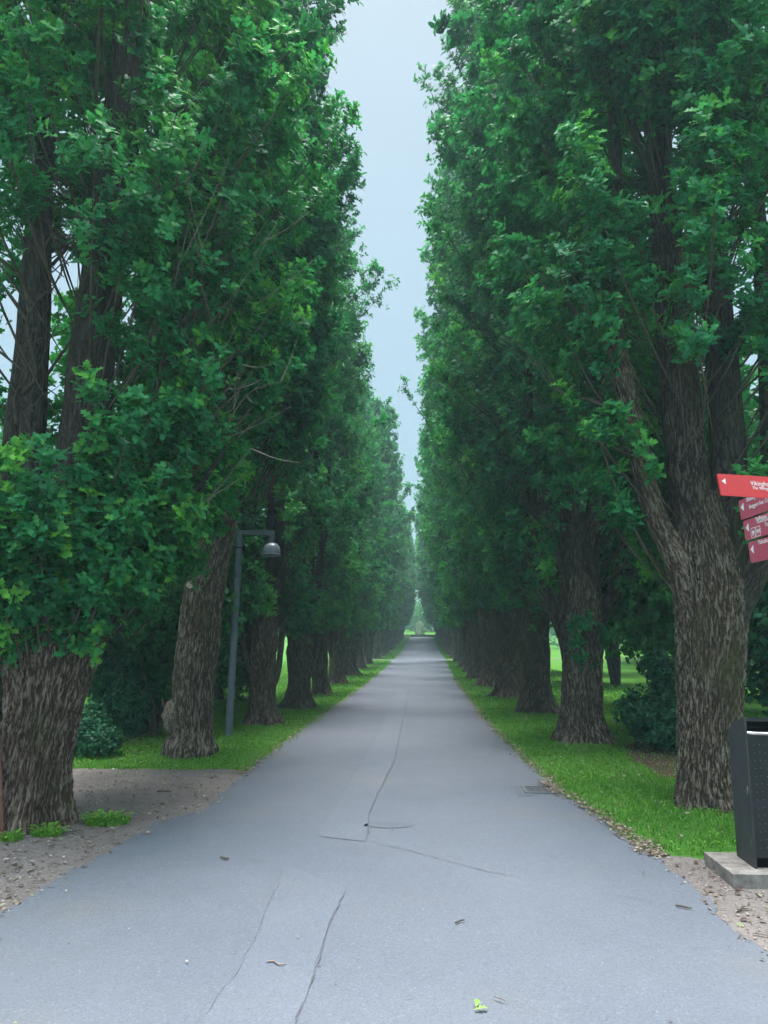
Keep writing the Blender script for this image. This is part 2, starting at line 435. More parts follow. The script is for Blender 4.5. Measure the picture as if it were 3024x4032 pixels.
sheet('stain', [(.92, 8.25), (1.1, 8.3), (1.12, 7.8), (.95, 7.75)], .014, M['asphalt_stain'], PATH, jit=.012)
CR = [([(-.39, 24), (-.36, 9.6), (-.46, 7.74), (-.48, 7.11), (-.45, 6.35), (-.45, 6.08)], .009), ([(-.45, 6.08), (-.12, 5.85), (.21, 5.55), (.45, 5.36), (.68, 5.21)], .010),
      ([(-.49, 4.95), (-.52, 4.4), (-.52, 3.9), (-.53, 3.5), (-.55, 2.7)], .009), ([(-1.35, 5.69), (-1.24, 5.56), (-1.16, 5.5), (-.97, 5.44)], .008),
      ([(-.97, 5.44), (-.93, 4.87), (-.89, 4.2), (-.9, 3.72), (-.98, 2.8)], .004), ([(.99, 5.05), (1.29, 4.86), (1.51, 4.78)], .006), ([(.85, 4.34), (.9, 4.23), (1.03, 4.17)], .006),
      ([(1.3, 4.16), (1.43, 4.18), (1.6, 4.15), (1.7, 4.13)], .007), ([(-1.62, 11.99), (-1.12, 12.17), (-.61, 12.25)], .008), ([(-.76, 21.9), (-.72, 11.62), (-.8, 8.69), (-.82, 6.95)], .004),
      ([(.7, 5.2), (.99, 5.05)], .004), ([(1.03, 4.17), (1.3, 4.16)], .004)]
for p, w in CR:
    ribbon('crack', p, w * .45, .018, M['crack'], PATH)

# ------------------------------------------------------------------ leaves
ROWS_HI = [(0, .015, 0), (.22, .17, .02), (.32, .06, .03), (.52, .33, .04), (.62, .10, .03), (.80, .25, .0), (.87, .12, -.02), (1, .05, -.06)]
ROWS_MID = [(0, .03, 0), (.55, .33, .05), (1, .10, -.04)]
ROWS_OV = [(0, .02, 0), (.35, .28, .04), (.7, .26, .03), (1, .01, -.06)]

def leaves(acc, pos, d, nn, size, var, rows, mat=0):
    N = len(pos)
    if N == 0: return
    d = nrm(d); nn = nrm(nn - d * np.sum(nn * d, 1, keepdims=True)); s = np.cross(d, nn)
    k = len(rows)
    V = np.zeros((N, k, 2, 3), np.float32)
    for i, (l, w, h) in enumerate(rows):
        c = pos + (d * l + nn * h) * size[:, None]
        e = (s * w + nn * (w * .35)) * size[:, None]; e2 = (s * w - nn * (w * .35)) * size[:, None]
        V[:, i, 0] = c - e2; V[:, i, 1] = c + e
    b = (np.arange(N) * 2 * k)[:, None]
    q = np.concatenate([b + np.array([2 * i, 2 * i + 1, 2 * i + 3, 2 * i + 2])[None] for i in range(k - 1)], 0)
    acc.add(V.reshape(-1, 3), q, mat, None, np.repeat(var, 2 * k))

def rosettes(acc, p, axis, base_var, nleaf, size, rows, g, mat=0, tilt=(45, 88)):
    """leaf rosettes at points p with axis, nleaf leaves each"""
    n = len(p)
    if n == 0: return
    axis = nrm(axis)
    ref = np.where(np.abs(axis[:, 2:3]) < .9, np.array([[0, 0, 1.]]), np.array([[1., 0, 0]]))
    u = nrm(np.cross(axis, ref)); w = np.cross(axis, u)
    P, D, NN, S, Vv = [], [], [], [], []
    ph0 = g.uniform(0, 6.28, n)
    for k in range(nleaf):
        ph = ph0 + 6.283 * k / nleaf + g.normal(0, .25, n)
        tl = np.radians(g.uniform(tilt[0], tilt[1], n))
        rad = u * np.cos(ph)[:, None] + w * np.sin(ph)[:, None]
        d = axis * np.cos(tl)[:, None] + rad * np.sin(tl)[:, None] + g.normal(0, .12, (n, 3))
        P.append(p + g.normal(0, .02, (n, 3))); D.append(d); NN.append(axis + g.normal(0, .25, (n, 3)))
        S.append(size * g.uniform(.7, 1.2, n)); Vv.append(np.clip(base_var + g.normal(0, .13, n), 0, 1))
    leaves(acc, np.concatenate(P), np.concatenate(D), np.concatenate(NN), np.concatenate(S), np.concatenate(Vv), rows, mat)

def interp_env(z, env): return np.interp(z, [e[0] for e in env], [e[1] for e in env])

def oak_crown(acc, axis_fn, env, zr, nb, seed, size=.14, rows=ROWS_HI, nleaf=6, twigs=(5, 4), accept=None, zpow=1.0, twig_mesh=True, lodz=None, sp=.30):
    """upright sprays: steep side branches from the stems out to the envelope, leafy side shoots on their outer part"""
    g = np.random.default_rng(seed)
    RP, RA, RV, RZ = [], [], [], []
    done = 0; tries = 0
    while done < nb and tries < nb * 6:
        tries += 1
        z1 = zr[0] + (zr[1] - zr[0]) * g.random() ** zpow
        az = g.uniform(0, 2 * np.pi)
        Rz = interp_env(z1, env)
        # coarse lobes so that the outline is uneven
        lob = 1 + .30 * pnoise(np.array([[np.cos(az) * 1.1 + seed, np.sin(az) * 1.1, z1 * .45]]))[0] * 2
        rr = Rz * lob * (g.uniform(.62, 1.05) if g.random() < .86 else g.uniform(.2, .65)) * (1.25 if g.random() < .05 else 1)
        c1 = axis_fn(z1)
        end = np.array([c1[0] + np.cos(az) * rr, c1[1] + np.sin(az) * rr, z1])
        if accept is not None and g.random() > accept(end, az): continue
        if pnoise((end * np.array([[.95, .95, .6]]) + seed * 3.3))[0] < -.16 and g.random() < .75: continue
        done += 1
        rise = g.uniform(.7, 1.9)
        z0 = max(z1 - rise, zr[0] - .5); c0 = axis_fn(z0)
        r0 = rr * g.uniform(.15, .45)
        st = np.array([c0[0] + np.cos(az + g.normal(0, .2)) * r0, c0[1] + np.sin(az + g.normal(0, .2)) * r0, z0])
        ctrl = st * .45 + end * .55 + np.array([np.cos(az), np.sin(az), 0]) * .22 * rr * .5 + np.array([0, 0, -.15])
        t = np.linspace(0, 1, 7)[:, None]
        cv = (1 - t) ** 2 * st + 2 * t * (1 - t) * ctrl + t ** 2 * end
        far = lodz is not None and z1 > lodz
        if twig_mesh and not far:
            tube(acc, cv, [.004, .009, .012, .011, .009, .007, .004], sides=4, n=7, mat=1, cap=False, smooth_curve=False)
        out = np.array([np.cos(az), np.sin(az), 0])
        bright = g.normal(0, .19)
        nt = twigs[0] if not far else max(2, twigs[0] // 2)
        tt = g.uniform(.4, 1.0, nt); tt[0] = 1.0
        bp = (1 - tt[:, None]) ** 2 * st + 2 * tt[:, None] * (1 - tt[:, None]) * ctrl + tt[:, None] ** 2 * end
        td = nrm(out * .5 + np.array([0, 0, .85]) + g.normal(0, .5, (nt, 3)))
        ln = g.uniform(.5, 1.3, nt) * sp
        for k in range(twigs[1]):
            q = (k + 1) / twigs[1]
            RP.append(bp + td * (ln * q)[:, None] + g.normal(0, .035, (nt, 3)))
            RA.append(td + out * .35 + np.array([0, 0, .3]) + g.normal(0, .3, (nt, 3)))
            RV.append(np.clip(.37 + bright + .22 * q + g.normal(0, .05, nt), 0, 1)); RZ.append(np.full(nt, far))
    RP, RA, RV, RZ = np.concatenate(RP), np.concatenate(RA), np.concatenate(RV), np.concatenate(RZ)
    nr = ~RZ
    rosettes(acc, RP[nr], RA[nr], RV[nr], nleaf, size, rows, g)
    if RZ.any():
        rosettes(acc, RP[RZ], RA[RZ], RV[RZ], 5, size * 1.7, ROWS_MID, g)

def limb_obj(name, pts, rad, parent, mat, sides=18, n=34, lump=.1, seed=0., fissure=0., flare=0., bumps=(), lobes=5):
    a = Acc(); tube(a, pts, rad, sides, n, 0, lump, flare, lobes, fissure, seed, bumps=bumps)
    return a.obj(name, [mat], parent)

ORD = ['first', 'second', 'third', 'fourth', 'fifth', 'sixth', 'seventh', 'eighth', 'ninth', 'tenth', 'eleventh', 'twelfth', 'thirteenth', 'fourteenth', 'fifteenth', 'sixteenth', 'seventeenth', 'eighteenth', 'nineteenth',
       'twentieth', 'twenty-first', 'twenty-second', 'twenty-third', 'twenty-fourth', 'twenty-fifth', 'twenty-sixth', 'twenty-seventh', 'twenty-eighth', 'twenty-ninth', 'thirtieth']
GL, GR = 'columnar oaks along the left side of the path', 'columnar oaks along the right side of the path'
ENV = [(1.9, .75), (3, 1.25), (4.5, 1.6), (7, 1.85), (10, 1.9), (12.5, 1.6), (14.5, 1.1), (16.2, .35)]

def env_scaled(h, r): return [(z * h if z > 3 else z, w * r) for z, w in ENV]

def axis_lin(x, y, lean=(0, 0), z0=2.0):
    return lambda z: (x + lean[0] * (z - z0), y + lean[1] * (z - z0))

# ---- big near oak on the left (base 0,0 = -3.25, 6.45)
def near_left():
    t = thing('oak_tree', 'thick leaning oak at the left photo edge, with grass tufts at its foot', 'tree', (-3.28, 6.5, 0), GL)
    limb_obj('trunk', [(-.12, 0, -.05), (-.09, 0, .25), (-.06, .02, .7), (-.01, .02, 1.1), (.03, .03, 1.45), (.02, .04, 1.85), (-.02, .05, 2.25), (-.05, .06, 2.6)], [.305, .285, .295, .335, .385, .375, .33, .22], t, M['bark'], 420, 280, .09, 1.3, .034, .50, bumps=[(-.25, 1.45, .2, .05), (2.2, 1.3, .25, .04)])
    S = [([(-.16, .05, 1.55), (-.42, .1, 2.3), (-.5, .1, 3.2), (-.5, .12, 4.6), (-.52, .15, 7), (-.5, .2, 12)], [.17, .14, .13, .115, .09, .03]),
         ([(-.08, -.05, 1.7), (-.22, -.06, 2.3), (-.27, -.06, 3.2), (-.3, -.08, 4.6), (-.36, -.1, 6.2), (-.35, 0, 11)], [.15, .125, .115, .105, .095, .03]),
         ([(.05, -.02, 1.75), (.13, -.02, 2.2), (.16, 0, 3.2), (.21, .02, 4.5), (.28, .05, 6.2), (.35, .1, 9), (.35, .1, 14)], [.27, .235, .22, .21, .17, .12, .03]),
         ([(.15, .2, 1.8), (.42, .35, 2.5), (.66, .45, 3.5), (.82, .5, 4.5), (1.0, .55, 6.2), (1.1, .6, 11)], [.17, .13, .12, .115, .10, .03]),
         ([(.2, .02, 1.75), (.5, -.02, 2.05), (.85, -.02, 2.4), (1.2, 0, 2.8), (1.5, .05, 3.3)], [.09, .06, .045, .03, .012]),
         ([(-.1, .25, 1.8), (-.2, .6, 2.5), (-.2, .8, 4), (-.2, .9, 7), (-.2, .9, 12)], [.17, .12, .1, .08, .03])]
    for k, (p, r) in enumerate(S):
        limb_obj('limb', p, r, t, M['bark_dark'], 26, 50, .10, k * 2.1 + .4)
    # side forks by the open sky gap and the dead twig fan
    g = np.random.default_rng(8)
    for p0, d0, n0, ln in [((-.3, -.06, 4.6), (-.2, 0, 1), 5, 1.3), ((.2, .02, 5.2), (-.7, -.1, .7), 7, 1.2), ((-.3, -.08, 4.9), (.7, 0, .8), 6, 1.1), ((.3, .05, 5.4), (.8, -.3, .6), 5, 1.2), ((-.35, -.1, 3.6), (.5, -.1, .9), 5, .9), ((.75, .45, 4.1), (.6, -.4, .7), 26, 1.5), ((.9, .2, 3.0), (.8, -.3, .75), 14, 1.2)]:
        a = Acc()
        for q in range(n0):
            d = np.array(d0, float) + g.normal(0, .25, 3); d /= np.linalg.norm(d)
            L = ln * g.uniform(.5, 1.15); p = np.array(p0) + g.normal(0, .05, 3) + (0, 0, g.uniform(-.25, .35))
            pts = [p, p + d * L * .35 + g.normal(0, .05, 3), p + d * L * .7 + g.normal(0, .08, 3) + (0, 0, .06), p + d * L + g.normal(0, .1, 3) + (0, 0, .16)]
            r0 = .022 if n0 < 10 and q < 3 else .008
            tube(a, pts, [r0, r0 * .7, r0 * .5, .003], 5, 10, 0 if n0 < 10 else 1, cap=False)
            for e in range(3):
                b = pts[1 + e % 3]; dd = d + g.normal(0, .5, 3)
                tube(a, [b, b + dd * .2, b + dd * .38 + (0, 0, .05)], [.006, .004, .002], 4, 6, 0 if n0 < 10 else 1, cap=False)
        a.obj('bare_branch', [M['twig'], M['deadtwig']], t)
    cr = Acc()
    env = [(1.7, .55), (2.2, .95), (3, 1.5), (4.5, 1.75), (7, 1.9), (10, 1.9), (13, 1.4), (15.5, .4)]
    def acc_fn(e, az):
        x, y, z = e
        if 3.0 < z < 6.4 and x < .52: return .10 if y < .5 else .22          # open gap between the dark stems
        if 3.3 < z < 6.0 and x < .95 and y < .35: return .22
        if z < 2.3 and y > .1: return .5
        if z > 8.3 and x > .6: return .12
        return 1.0
    oak_crown(cr, axis_lin(.12, .08, (.035, 0)), env, (2.0, 15), 580, 21, .100, ROWS_HI, 8, (8, 4), acc_fn, 1.15, lodz=8.5)
    # skirt of shoots round the pollard head
    oak_crown(cr, axis_lin(-.05, -.05), [(1.55, .42), (2.0, .62), (2.8, .8)], (1.72, 2.7), 70, 22, .100, ROWS_HI, 7, (5, 3), lambda e, a: 1.0 if e[1] < .15 else .25, sp=.2)
    cr.obj('crown', [M['oak'], M['twig']], t)
near_left()

# ---- second oak left: long bare trunk with burl, cut scar and stump-like foot
def second_left():
    t = thing('oak_tree', 'oak with long bare grey trunk, mossy burl and sawn scar beside the lamp post', 'tree', (-3.08, 10.15, 0), GL)
    tr = limb_obj('trunk', [(-.02, 0, -.05), (-.02, 0, .12), (-.01, 0, .3), (-.02, 0, .8), (.03, 0, 1.4), (.07, 0, 2.05), (.17, .02, 2.7), (.28, .05, 3.3), (.36, .08, 4.4), (.4, .1, 7), (.4, .1, 12)], [.335, .335, .265, .27, .285, .265, .235, .215, .19, .13, .04], t, M['bark_moss'], 260, 480, .07, 4.2, .02, .10, bumps=[(-.1, 1.55, .16, .05), (3.0, 2.45, .16, .06), (3.05, 2.15, .2, .05)])
    a = Acc(); g = np.random.default_rng(2)
    th, ph = np.meshgrid(np.linspace(0, 2 * np.pi, 28, endpoint=False), np.linspace(0, np.pi, 18), indexing='xy')
    v = np.stack([np.sin(ph) * np.cos(th) * .16, np.sin(ph) * np.sin(th) * .15, np.cos(ph) * .24], -1).reshape(-1, 3)
    v = v * (1 + .35 * pnoise(v * 9 + 3)[:, None] + .2 * pnoise(v * 24)[:, None]) + (-.235, -.05, .50)
    n = 28; i, j = np.meshgrid(np.arange(17), np.arange(n), indexing='ij'); k = i * n + j; b = i * n + (j + 1) % n
    a.add(v, np.stack([k, b, b + n, k + n], -1).reshape(-1, 4), 0, v)
    a.obj('burl', [M['bark_moss']], tr)
    bm = bmesh.new()
    bmesh.ops.create_cone(bm, cap_ends=True, segments=24, radius1=.105, radius2=.085, depth=.08)
    for vv in bm.verts:
        x, y, z = vv.co
        vv.co = (x * 1.15, z * .6 + y * .25, y * .62 + z * .35)
        vv.co += Vector((.03, -.255, 2.27))
    bm_obj('branch_scar', bm, M['cut'], tr)
    S = [([(.2, .02, 3.2), (.05, .1, 4.3), (-.2, .2, 6), (-.3, .3, 10)], [.14, .11, .09, .03]), ([(.34, .02, 3.6), (.6, -.1, 4.8), (.75, -.1, 7), (.8, 0, 11)], [.12, .10, .08, .03]), ([(.28, .1, 3.5), (.4, .5, 5), (.5, .7, 9)], [.12, .09, .03])]
    for q, (p, r) in enumerate(S): limb_obj('limb', p, r, t, M['bark_dark'], 16, 36, .1, q + 7.3)
    cr = Acc()
    oak_crown(cr, axis_lin(.25, .05, (.02, 0)), [(2.9, .7), (3.6, 1.2), (5, 1.45), (8, 1.55), (11, 1.4), (14, 1.0), (16, .3)], (3.75, 15.2), 560, 31, .104, ROWS_HI, 8, (8, 4), (lambda e, az: .15 if e[2] < 4.6 and (e[0] > .5 or e[1] > .3) else .15 if e[2] > 11.5 and e[0] > .9 else 1), 1.05, lodz=11.5)
    cr.obj('crown', [M['oak'], M['twig']], t)
second_left()

# ---- big near oak on the right
def near_right():
    t = thing('oak_tree', 'thick oak beside the black litter bin, one heavy limb sweeping toward the path', 'tree', (2.78, 7.55, 0), GR)
    limb_obj('trunk', [(-.05, 0, -.05), (-.05, 0, .25), (-.02, 0, .7), (.03, 0, 1.2), (.07, 0, 1.65), (.08, .02, 2.05), (.05, .04, 2.5), (.02, .06, 3.0)], [.27, .275, .285, .30, .325, .335, .30, .22], t, M['bark_moss'], 420, 280, .06, 9.1, .036, .34)
    S = [([(.03, 0, 1.4), (-.08, -.04, 1.9), (-.22, -.06, 2.3), (-.42, -.08, 2.75), (-.55, -.1, 3.3), (-.64, -.1, 3.95), (-.72, -.08, 4.8), (-.62, 0, 6.5), (-.5, 0, 11)], [.15, .165, .13, .108, .102, .10, .09, .07, .03]),
         ([(0, 0, 2.1), (-.02, .02, 2.8), (-.06, .03, 3.8), (-.08, .05, 5.3), (-.1, .1, 8), (-.1, .1, 14)], [.27, .215, .195, .165, .12, .03]),
         ([(.25, .05, 2.1), (.36, .1, 2.8), (.42, .12, 3.8), (.45, .15, 6), (.5, .15, 12)], [.24, .19, .17, .13, .03]),
         ([(.12, 0, 1.45), (.26, -.05, 1.8), (.5, -.08, 2.2), (.72, -.08, 2.6), (.82, 0, 3.6), (.9, .05, 6), (.9, .1, 11)], [.15, .17, .13, .12, .11, .08, .03]),
         ([(.1, .3, 2.0), (.1, .6, 3), (.1, .75, 5), (.1, .8, 12)], [.18, .14, .12, .03])]
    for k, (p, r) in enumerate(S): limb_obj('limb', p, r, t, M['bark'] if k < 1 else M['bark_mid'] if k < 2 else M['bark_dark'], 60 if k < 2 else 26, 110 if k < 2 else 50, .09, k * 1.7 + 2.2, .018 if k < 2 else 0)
    g = np.random.default_rng(18)
    for p0, d0, L, r0 in [((-.64, -.1, 3.75), (-.95, -.3, .35), 1.0, .03), ((-.66, -.1, 4.2), (-.7, -.3, .9), 1.1, .022), ((-.5, -.1, 3.1), (-.6, -.3, .8), .8, .018), ((-.2, -.2, 3.3), (.5, -.5, .8), .6, .012), ((-.05, -.25, 4.6), (.5, -.6, .7), .8, .016), ((.6, -.1, 2.5), (.6, -.6, .6), .7, .015)]:
        a = Acc(); d = nrm(np.array(d0, float)); p = np.array(p0, float)
        pts = [p, p + d * L * .4 + g.normal(0, .04, 3), p + d * L * .75 + g.normal(0, .05, 3), p + d * L + g.normal(0, .05, 3) + (0, 0, .1)]
        tube(a, pts, [r0, r0 * .75, r0 * .5, .004], 6, 14, 0, cap=False)
        for e in range(6):
            b = pts[1 + e % 3]; dd = d + g.normal(0, .5, 3) + (0, 0, .3)
            tube(a, [b, b + dd * .22, b + dd * .42 + (0, 0, .06)], [.007, .005, .002], 4, 6, 0, cap=False)
        a.obj('bare_branch', [M['twig']], t)
    cr = Acc()
    env = [(2.2, .9), (3, 1.25), (4.5, 1.55), (7, 1.75), (10, 1.8), (13, 1.6), (16, .9), (18, .3)]
    def acc_fn(e, az):
        x, y, z = e
        if y < .2 and z < 4.7 and -1.3 < x < .45: return .05 if x < -.25 else .16       # limbs stay visible
        if y < .2 and z < 5.6 and -1.0 < x < .5: return .45
        if z < 3.2 and x < -.2: return .15
        if x > .5 and 2.3 < z < 6: return .45
        if z > 9.2 and x < -.7: return .12
        return 1.0
    oak_crown(cr, axis_lin(.02, .05, (-.01, 0)), env, (2.5, 17), 640, 41, .104, ROWS_HI, 8, (8, 4), acc_fn, 1.15, lodz=9.5)
    cr.obj('crown', [M['oak'], M['twig']], t)
near_right()

# ---- second oak right: dark forked trunk
def second_right():
    t = thing('oak_tree', 'dark forked oak with leaf tufts on its trunk and a bush at its foot', 'tree', (2.42, 11.75, 0), GR)
    limb_obj('trunk', [(0, 0, -.05), (0, 0, .3), (.02, 0, .8), (.04, 0, 1.3), (.04, .02, 1.75), (.05, .03, 2.2), (.06, .03, 2.8), (.06, .03, 3.5)], [.30, .285, .29, .30, .33, .29, .21, .10], t, M['bark_moss'], 220, 220, .11, 6.4, .026, .70)
    S = [([(-.03, 0, 1.1), (-.2, -.03, 2.0), (-.12, -.04, 2.9), (-.05, 0, 4), (-.1, 0, 7), (-.1, 0, 14)], [.22, .15, .15, .15, .11, .03]),
         ([(.16, .02, 1.4), (.24, .02, 2.0), (.18, -.08, 2.7), (.42, -.05, 4), (.45, 0, 6), (.4, 0, 13)], [.20, .16, .16, .15, .11, .03]),
         ([(-.08, 0, 1.2), (-.42, -.04, 2.1), (-.6, -.06, 3.0), (-.65, 0, 5), (-.6, 0, 10)], [.13, .08, .075, .07, .03]),
         ([(.22, .05, 1.5), (.5, .05, 2.1), (.8, .1, 3.0), (.9, .1, 5), (.8, .1, 9)], [.12, .08, .075, .065, .03])]
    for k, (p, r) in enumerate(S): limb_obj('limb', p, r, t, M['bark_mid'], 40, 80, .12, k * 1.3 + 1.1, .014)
    cr = Acc()
    def acc_fn(e, az):
        if e[1] < .1 and e[2] < 3.9 and abs(e[0]) < .9: return .10
        if e[2] > 13 and e[0] < -.9: return .15
        return 1
    oak_crown(cr, axis_lin(0, .05, (-.008, 0)), [(1.9, .8), (3, 1.3), (4.5, 1.6), (7, 1.8), (10, 1.85), (14, 1.55), (17, .9), (18.5, .3)], (2.2, 18), 560, 51, .106, ROWS_HI, 8, (8, 4), acc_fn, 1.1, lodz=12.5)
    oak_crown(cr, axis_lin(-.02, -.1), [(1.2, .3), (1.9, .36)], (1.35, 1.8), 7, 52, .12, ROWS_HI, 6, (3, 2), lambda e, a: 1.0 if e[1] < -.15 else 0, sp=.15)
    cr.obj('crown', [M['oak'], M['twig']], t)
second_right()

# ---- generic columnar oaks, shared meshes
def oak_proto(seed, nb, size, rows, tw, nleaf, twig_mesh, h=1.0, r=1.0, sides=72, n=70):
    """meshes of one oak: trunk, limbs, crown"""
    g = np.random.default_rng(seed)
    hT = g.uniform(1.9, 2.5); r0 = g.uniform(.27, .33); ln = g.uniform(-.14, .14)
    a = Acc()
    tube(a, [(0, 0, -.08), (0, 0, .2), (ln * .3, 0, .6), (ln * .6, 0, 1.1), (ln, .02, hT * .75), (ln, .02, hT), (ln, 0, hT + .5)], [r0, r0 * .95, r0 * .93, r0 * 1.0, r0 * 1.12, r0 * 1.1, r0 * .55], sides, n, 0, .18, .85, int(g.integers(4, 7)), .02, seed * 1.37,
         bumps=[(g.uniform(0, 6.3), g.uniform(.5, 1.7), .16, .07), (g.uniform(0, 6.3), g.uniform(.5, 1.7), .12, .08), (g.uniform(0, 6.3), g.uniform(.2, 1.2), .1, .06)])
    ms = [('trunk', a.mesh('trunk', [M['bark'] if seed % 2 else M['bark_moss']]))]
    ns = int(g.integers(4, 6)); a0 = g.uniform(0, 6.28)
    for k in range(ns):
        az = a0 + 6.283 * k / ns + g.normal(0, .25); sp = g.uniform(.28, .55); c, s = math.cos(az), math.sin(az)
        b = Acc(); hh = g.uniform(11, 15) * h; zs = hT - g.uniform(.15, .7)
        tube(b, [(ln + c * .12, s * .12, zs), (ln + c * .3, s * .3, zs + .5), (c * sp, s * sp, zs + 1.6), (c * sp * 1.3, s * sp * 1.3, 6), (c * sp * 1.5, s * sp * 1.5, hh)], [g.uniform(.15, .2), .13, .115, .09, .02], 14, 30, 0, .12, seed=seed + k)
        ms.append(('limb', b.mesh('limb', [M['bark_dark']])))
    for k in range(2):
        az = a0 + 1.0 + k * g.uniform(2.2, 3.6); c, s = math.cos(az), math.sin(az); zs = g.uniform(.75, 1.25)
        b = Acc(); tube(b, [(ln + c * .08, s * .08, zs - .25), (c * .30, s * .30, zs + .05), (c * .46, s * .46, zs + .45), (c * .56, s * .56, zs + 1.3), (c * .6, s * .6, zs + 3.2)], [.10, .105, .08, .07, .03], 12, 26, 0, .2, seed=seed + k + 40)
        ms.append(('limb', b.mesh('limb', [M['bark_mid']])))
    cr = Acc()
    oak_crown(cr, axis_lin(0, 0), env_scaled(h, r), (2.25, 15.8 * h), nb, seed, size, rows, nleaf, tw, (lambda e, az: .45 if e[2] < 3.0 and math.hypot(e[0], e[1]) < .6 else 1), 1.0, twig_mesh, sp=.33)
    ms.append(('crown', cr.mesh('crown', [M['oak'], M['twig']])))
    return ms

def place_oak(ms, loc, rz, sc, label, group):
    t = thing('oak_tree', label, 'tree', loc, group)
    t.rotation_euler = (R(random.uniform(-2.3, 2.3)), R(random.uniform(-2.3, 2.3)), rz); t.scale = sc
    for nme, me in ms: link(bpy.data.objects.new(nme, me), t)
    return t

MIDP = [oak_proto(61, 380, .125, ROWS_HI, (8, 3), 6, True), oak_proto(62, 380, .125, ROWS_HI, (8, 3), 6, True, 1.0, 1.02), oak_proto(63, 380, .125, ROWS_HI, (8, 3), 6, True, 1.1, 1.08)]
FARP = [oak_proto(71, 300, .17, ROWS_MID, (7, 3), 5, True, 1.0, 1.0, 32, 30), oak_proto(72, 300, .17, ROWS_MID, (7, 3), 5, True, 1.06, 1.0, 32, 30), oak_proto(73, 300, .17, ROWS_MID, (7, 3), 5, True, 1.0, 1.1, 32, 30)]

LT = [(-2.9, 13.75), (-2.72, 16.6), (-2.72, 20.3), (-2.8, 24.8), (-2.85, 29.6), (-2.95, 35.2), (-3.0, 40.8)]
LT += [(-3.0 + random.uniform(-.12, .12), y) for y in np.arange(49.2, 114, 4.15)]
RT = [(2.4, 16.05), (2.25, 19.8), (2.18, 23.75), (2.1, 27.9), (2.15, 32.4), (2.2, 36.8), (2.25, 41.4), (2.25, 44.8)]
RT += [(2.35 + random.uniform(-.12, .12), y) for y in np.arange(50.6, 114, 4.15)]
LX = {2: 'oak with a broad split foot just right of the tall lamp post', 3: 'knobbly oak with a thin stem forking low, the fourth in the left row', 4: 'oak with a burl bulging from its foot, fifth in the left row'}
RX = {2: 'oak with wide flaring root foot, third in the right row counting from the bin', 3: 'pale straight-trunked oak, fourth in the right row counting from the bin'}
for side, pts, X, gname, word in (('L', LT, LX, GL, 'left'), ('R', RT, RX, GR, 'right')):
    for i, (x, y) in enumerate(pts):
        k = i + 2
        near = y < 31
        ms = (MIDP if near else FARP)[(i + (1 if side == 'R' else 0)) % 3]
        rz = random.uniform(0, 6.28)
        if side == 'R': s = random.uniform(1.0, 1.12); sx = s * random.uniform(.84, .98) if y < 60 else s * random.uniform(1.1, 1.4); sz = random.uniform(.98, 1.17)
        else: s = random.uniform(.92, 1.04); sx = s * random.uniform(.86, .98) * (1.15 if y > 62 else 1); sz = random.uniform(.80, .99)
        if side == 'L' and i < 4: sx *= .80; sz *= .93
        lab = X.get(k, f'columnar oak, {ORD[k]} of the {word} row along the path counted from the camera')
        place_oak(ms, (x, float(y), float(hz(y))), rz, (sx, sx, sz), lab, gname)

# ------------------------------------------------------------------ background broadleaf trees and shrubs
def blob_crown(acc, blobs, n, seed, size, rows, nleaf=5, var0=.3, up=.6):
    g = np.random.default_rng(seed)
    w = np.array([b[3] * b[4] for b in blobs]); w = w / w.sum()
    P, A, V = [], [], []
    for b, wi in zip(blobs, w):
        m = int(n * wi); c = np.array(b[:3]); rx, rz = b[3], b[4]
        d = nrm(g.normal(size=(m, 3)))
        lob = 1 + .5 * pnoise(d * 2.2 + seed + c[0])[:, None]
        rad = g.uniform(.2, 1.2, (m, 1)) ** .6
        p = c + d * np.array([rx, rx, rz]) * lob * rad
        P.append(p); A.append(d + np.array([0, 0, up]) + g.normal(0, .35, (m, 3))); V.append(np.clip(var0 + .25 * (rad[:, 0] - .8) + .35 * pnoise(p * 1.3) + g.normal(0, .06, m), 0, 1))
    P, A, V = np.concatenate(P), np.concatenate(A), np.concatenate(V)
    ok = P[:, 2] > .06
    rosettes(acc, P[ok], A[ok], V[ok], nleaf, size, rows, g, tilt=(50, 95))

def back_tree(x, y, h, r, low, seed, label, group, n=2600, size=.13, name='broadleaf_tree', cat='tree', mat='beech', lean=0.0):
    t = thing(name, label, cat, (x, y, float(hz(y))), group)
    g = np.random.default_rng(seed)
    ns = int(g.integers(2, 4))
    for k in range(ns):
        az = g.uniform(0, 6.28); c, s = math.cos(az), math.sin(az)
        limb_obj('trunk' if k == 0 else 'limb', [(c * .08 * k, s * .08 * k, -.05), (c * .2 * k, s * .2 * k, low * .8), (c * r * .25, s * r * .25, h * .45), (c * r * .4, s * r * .4, h * .8)], [.11 - .02 * k, .09 - .015 * k, .06, .015], t, M['bark_dark'], 10, 16, .1, seed + k)
    a = Acc(); blobs = []
    for k in range(9):
        az = g.uniform(0, 6.28); q = g.uniform(.15, .6) * r
        zz = low + (h - low) * g.uniform(.15, .85)
        blobs.append((math.cos(az) * q, math.sin(az) * q, zz, r * g.uniform(.4, .62), (h - low) * g.uniform(.16, .26)))
    for bl in blobs:
        tube(a, [(0, 0, max(.3, bl[2] - 1.2)), (bl[0] * .5, bl[1] * .5, bl[2] - .4), (bl[0], bl[1], bl[2] + .2)], [.035, .022, .008], 5, 8, 1, cap=False)
    blob_crown(a, blobs, n, seed, size, ROWS_OV)
    a.obj('crown', [M[mat], M['twig']], t)
    return t

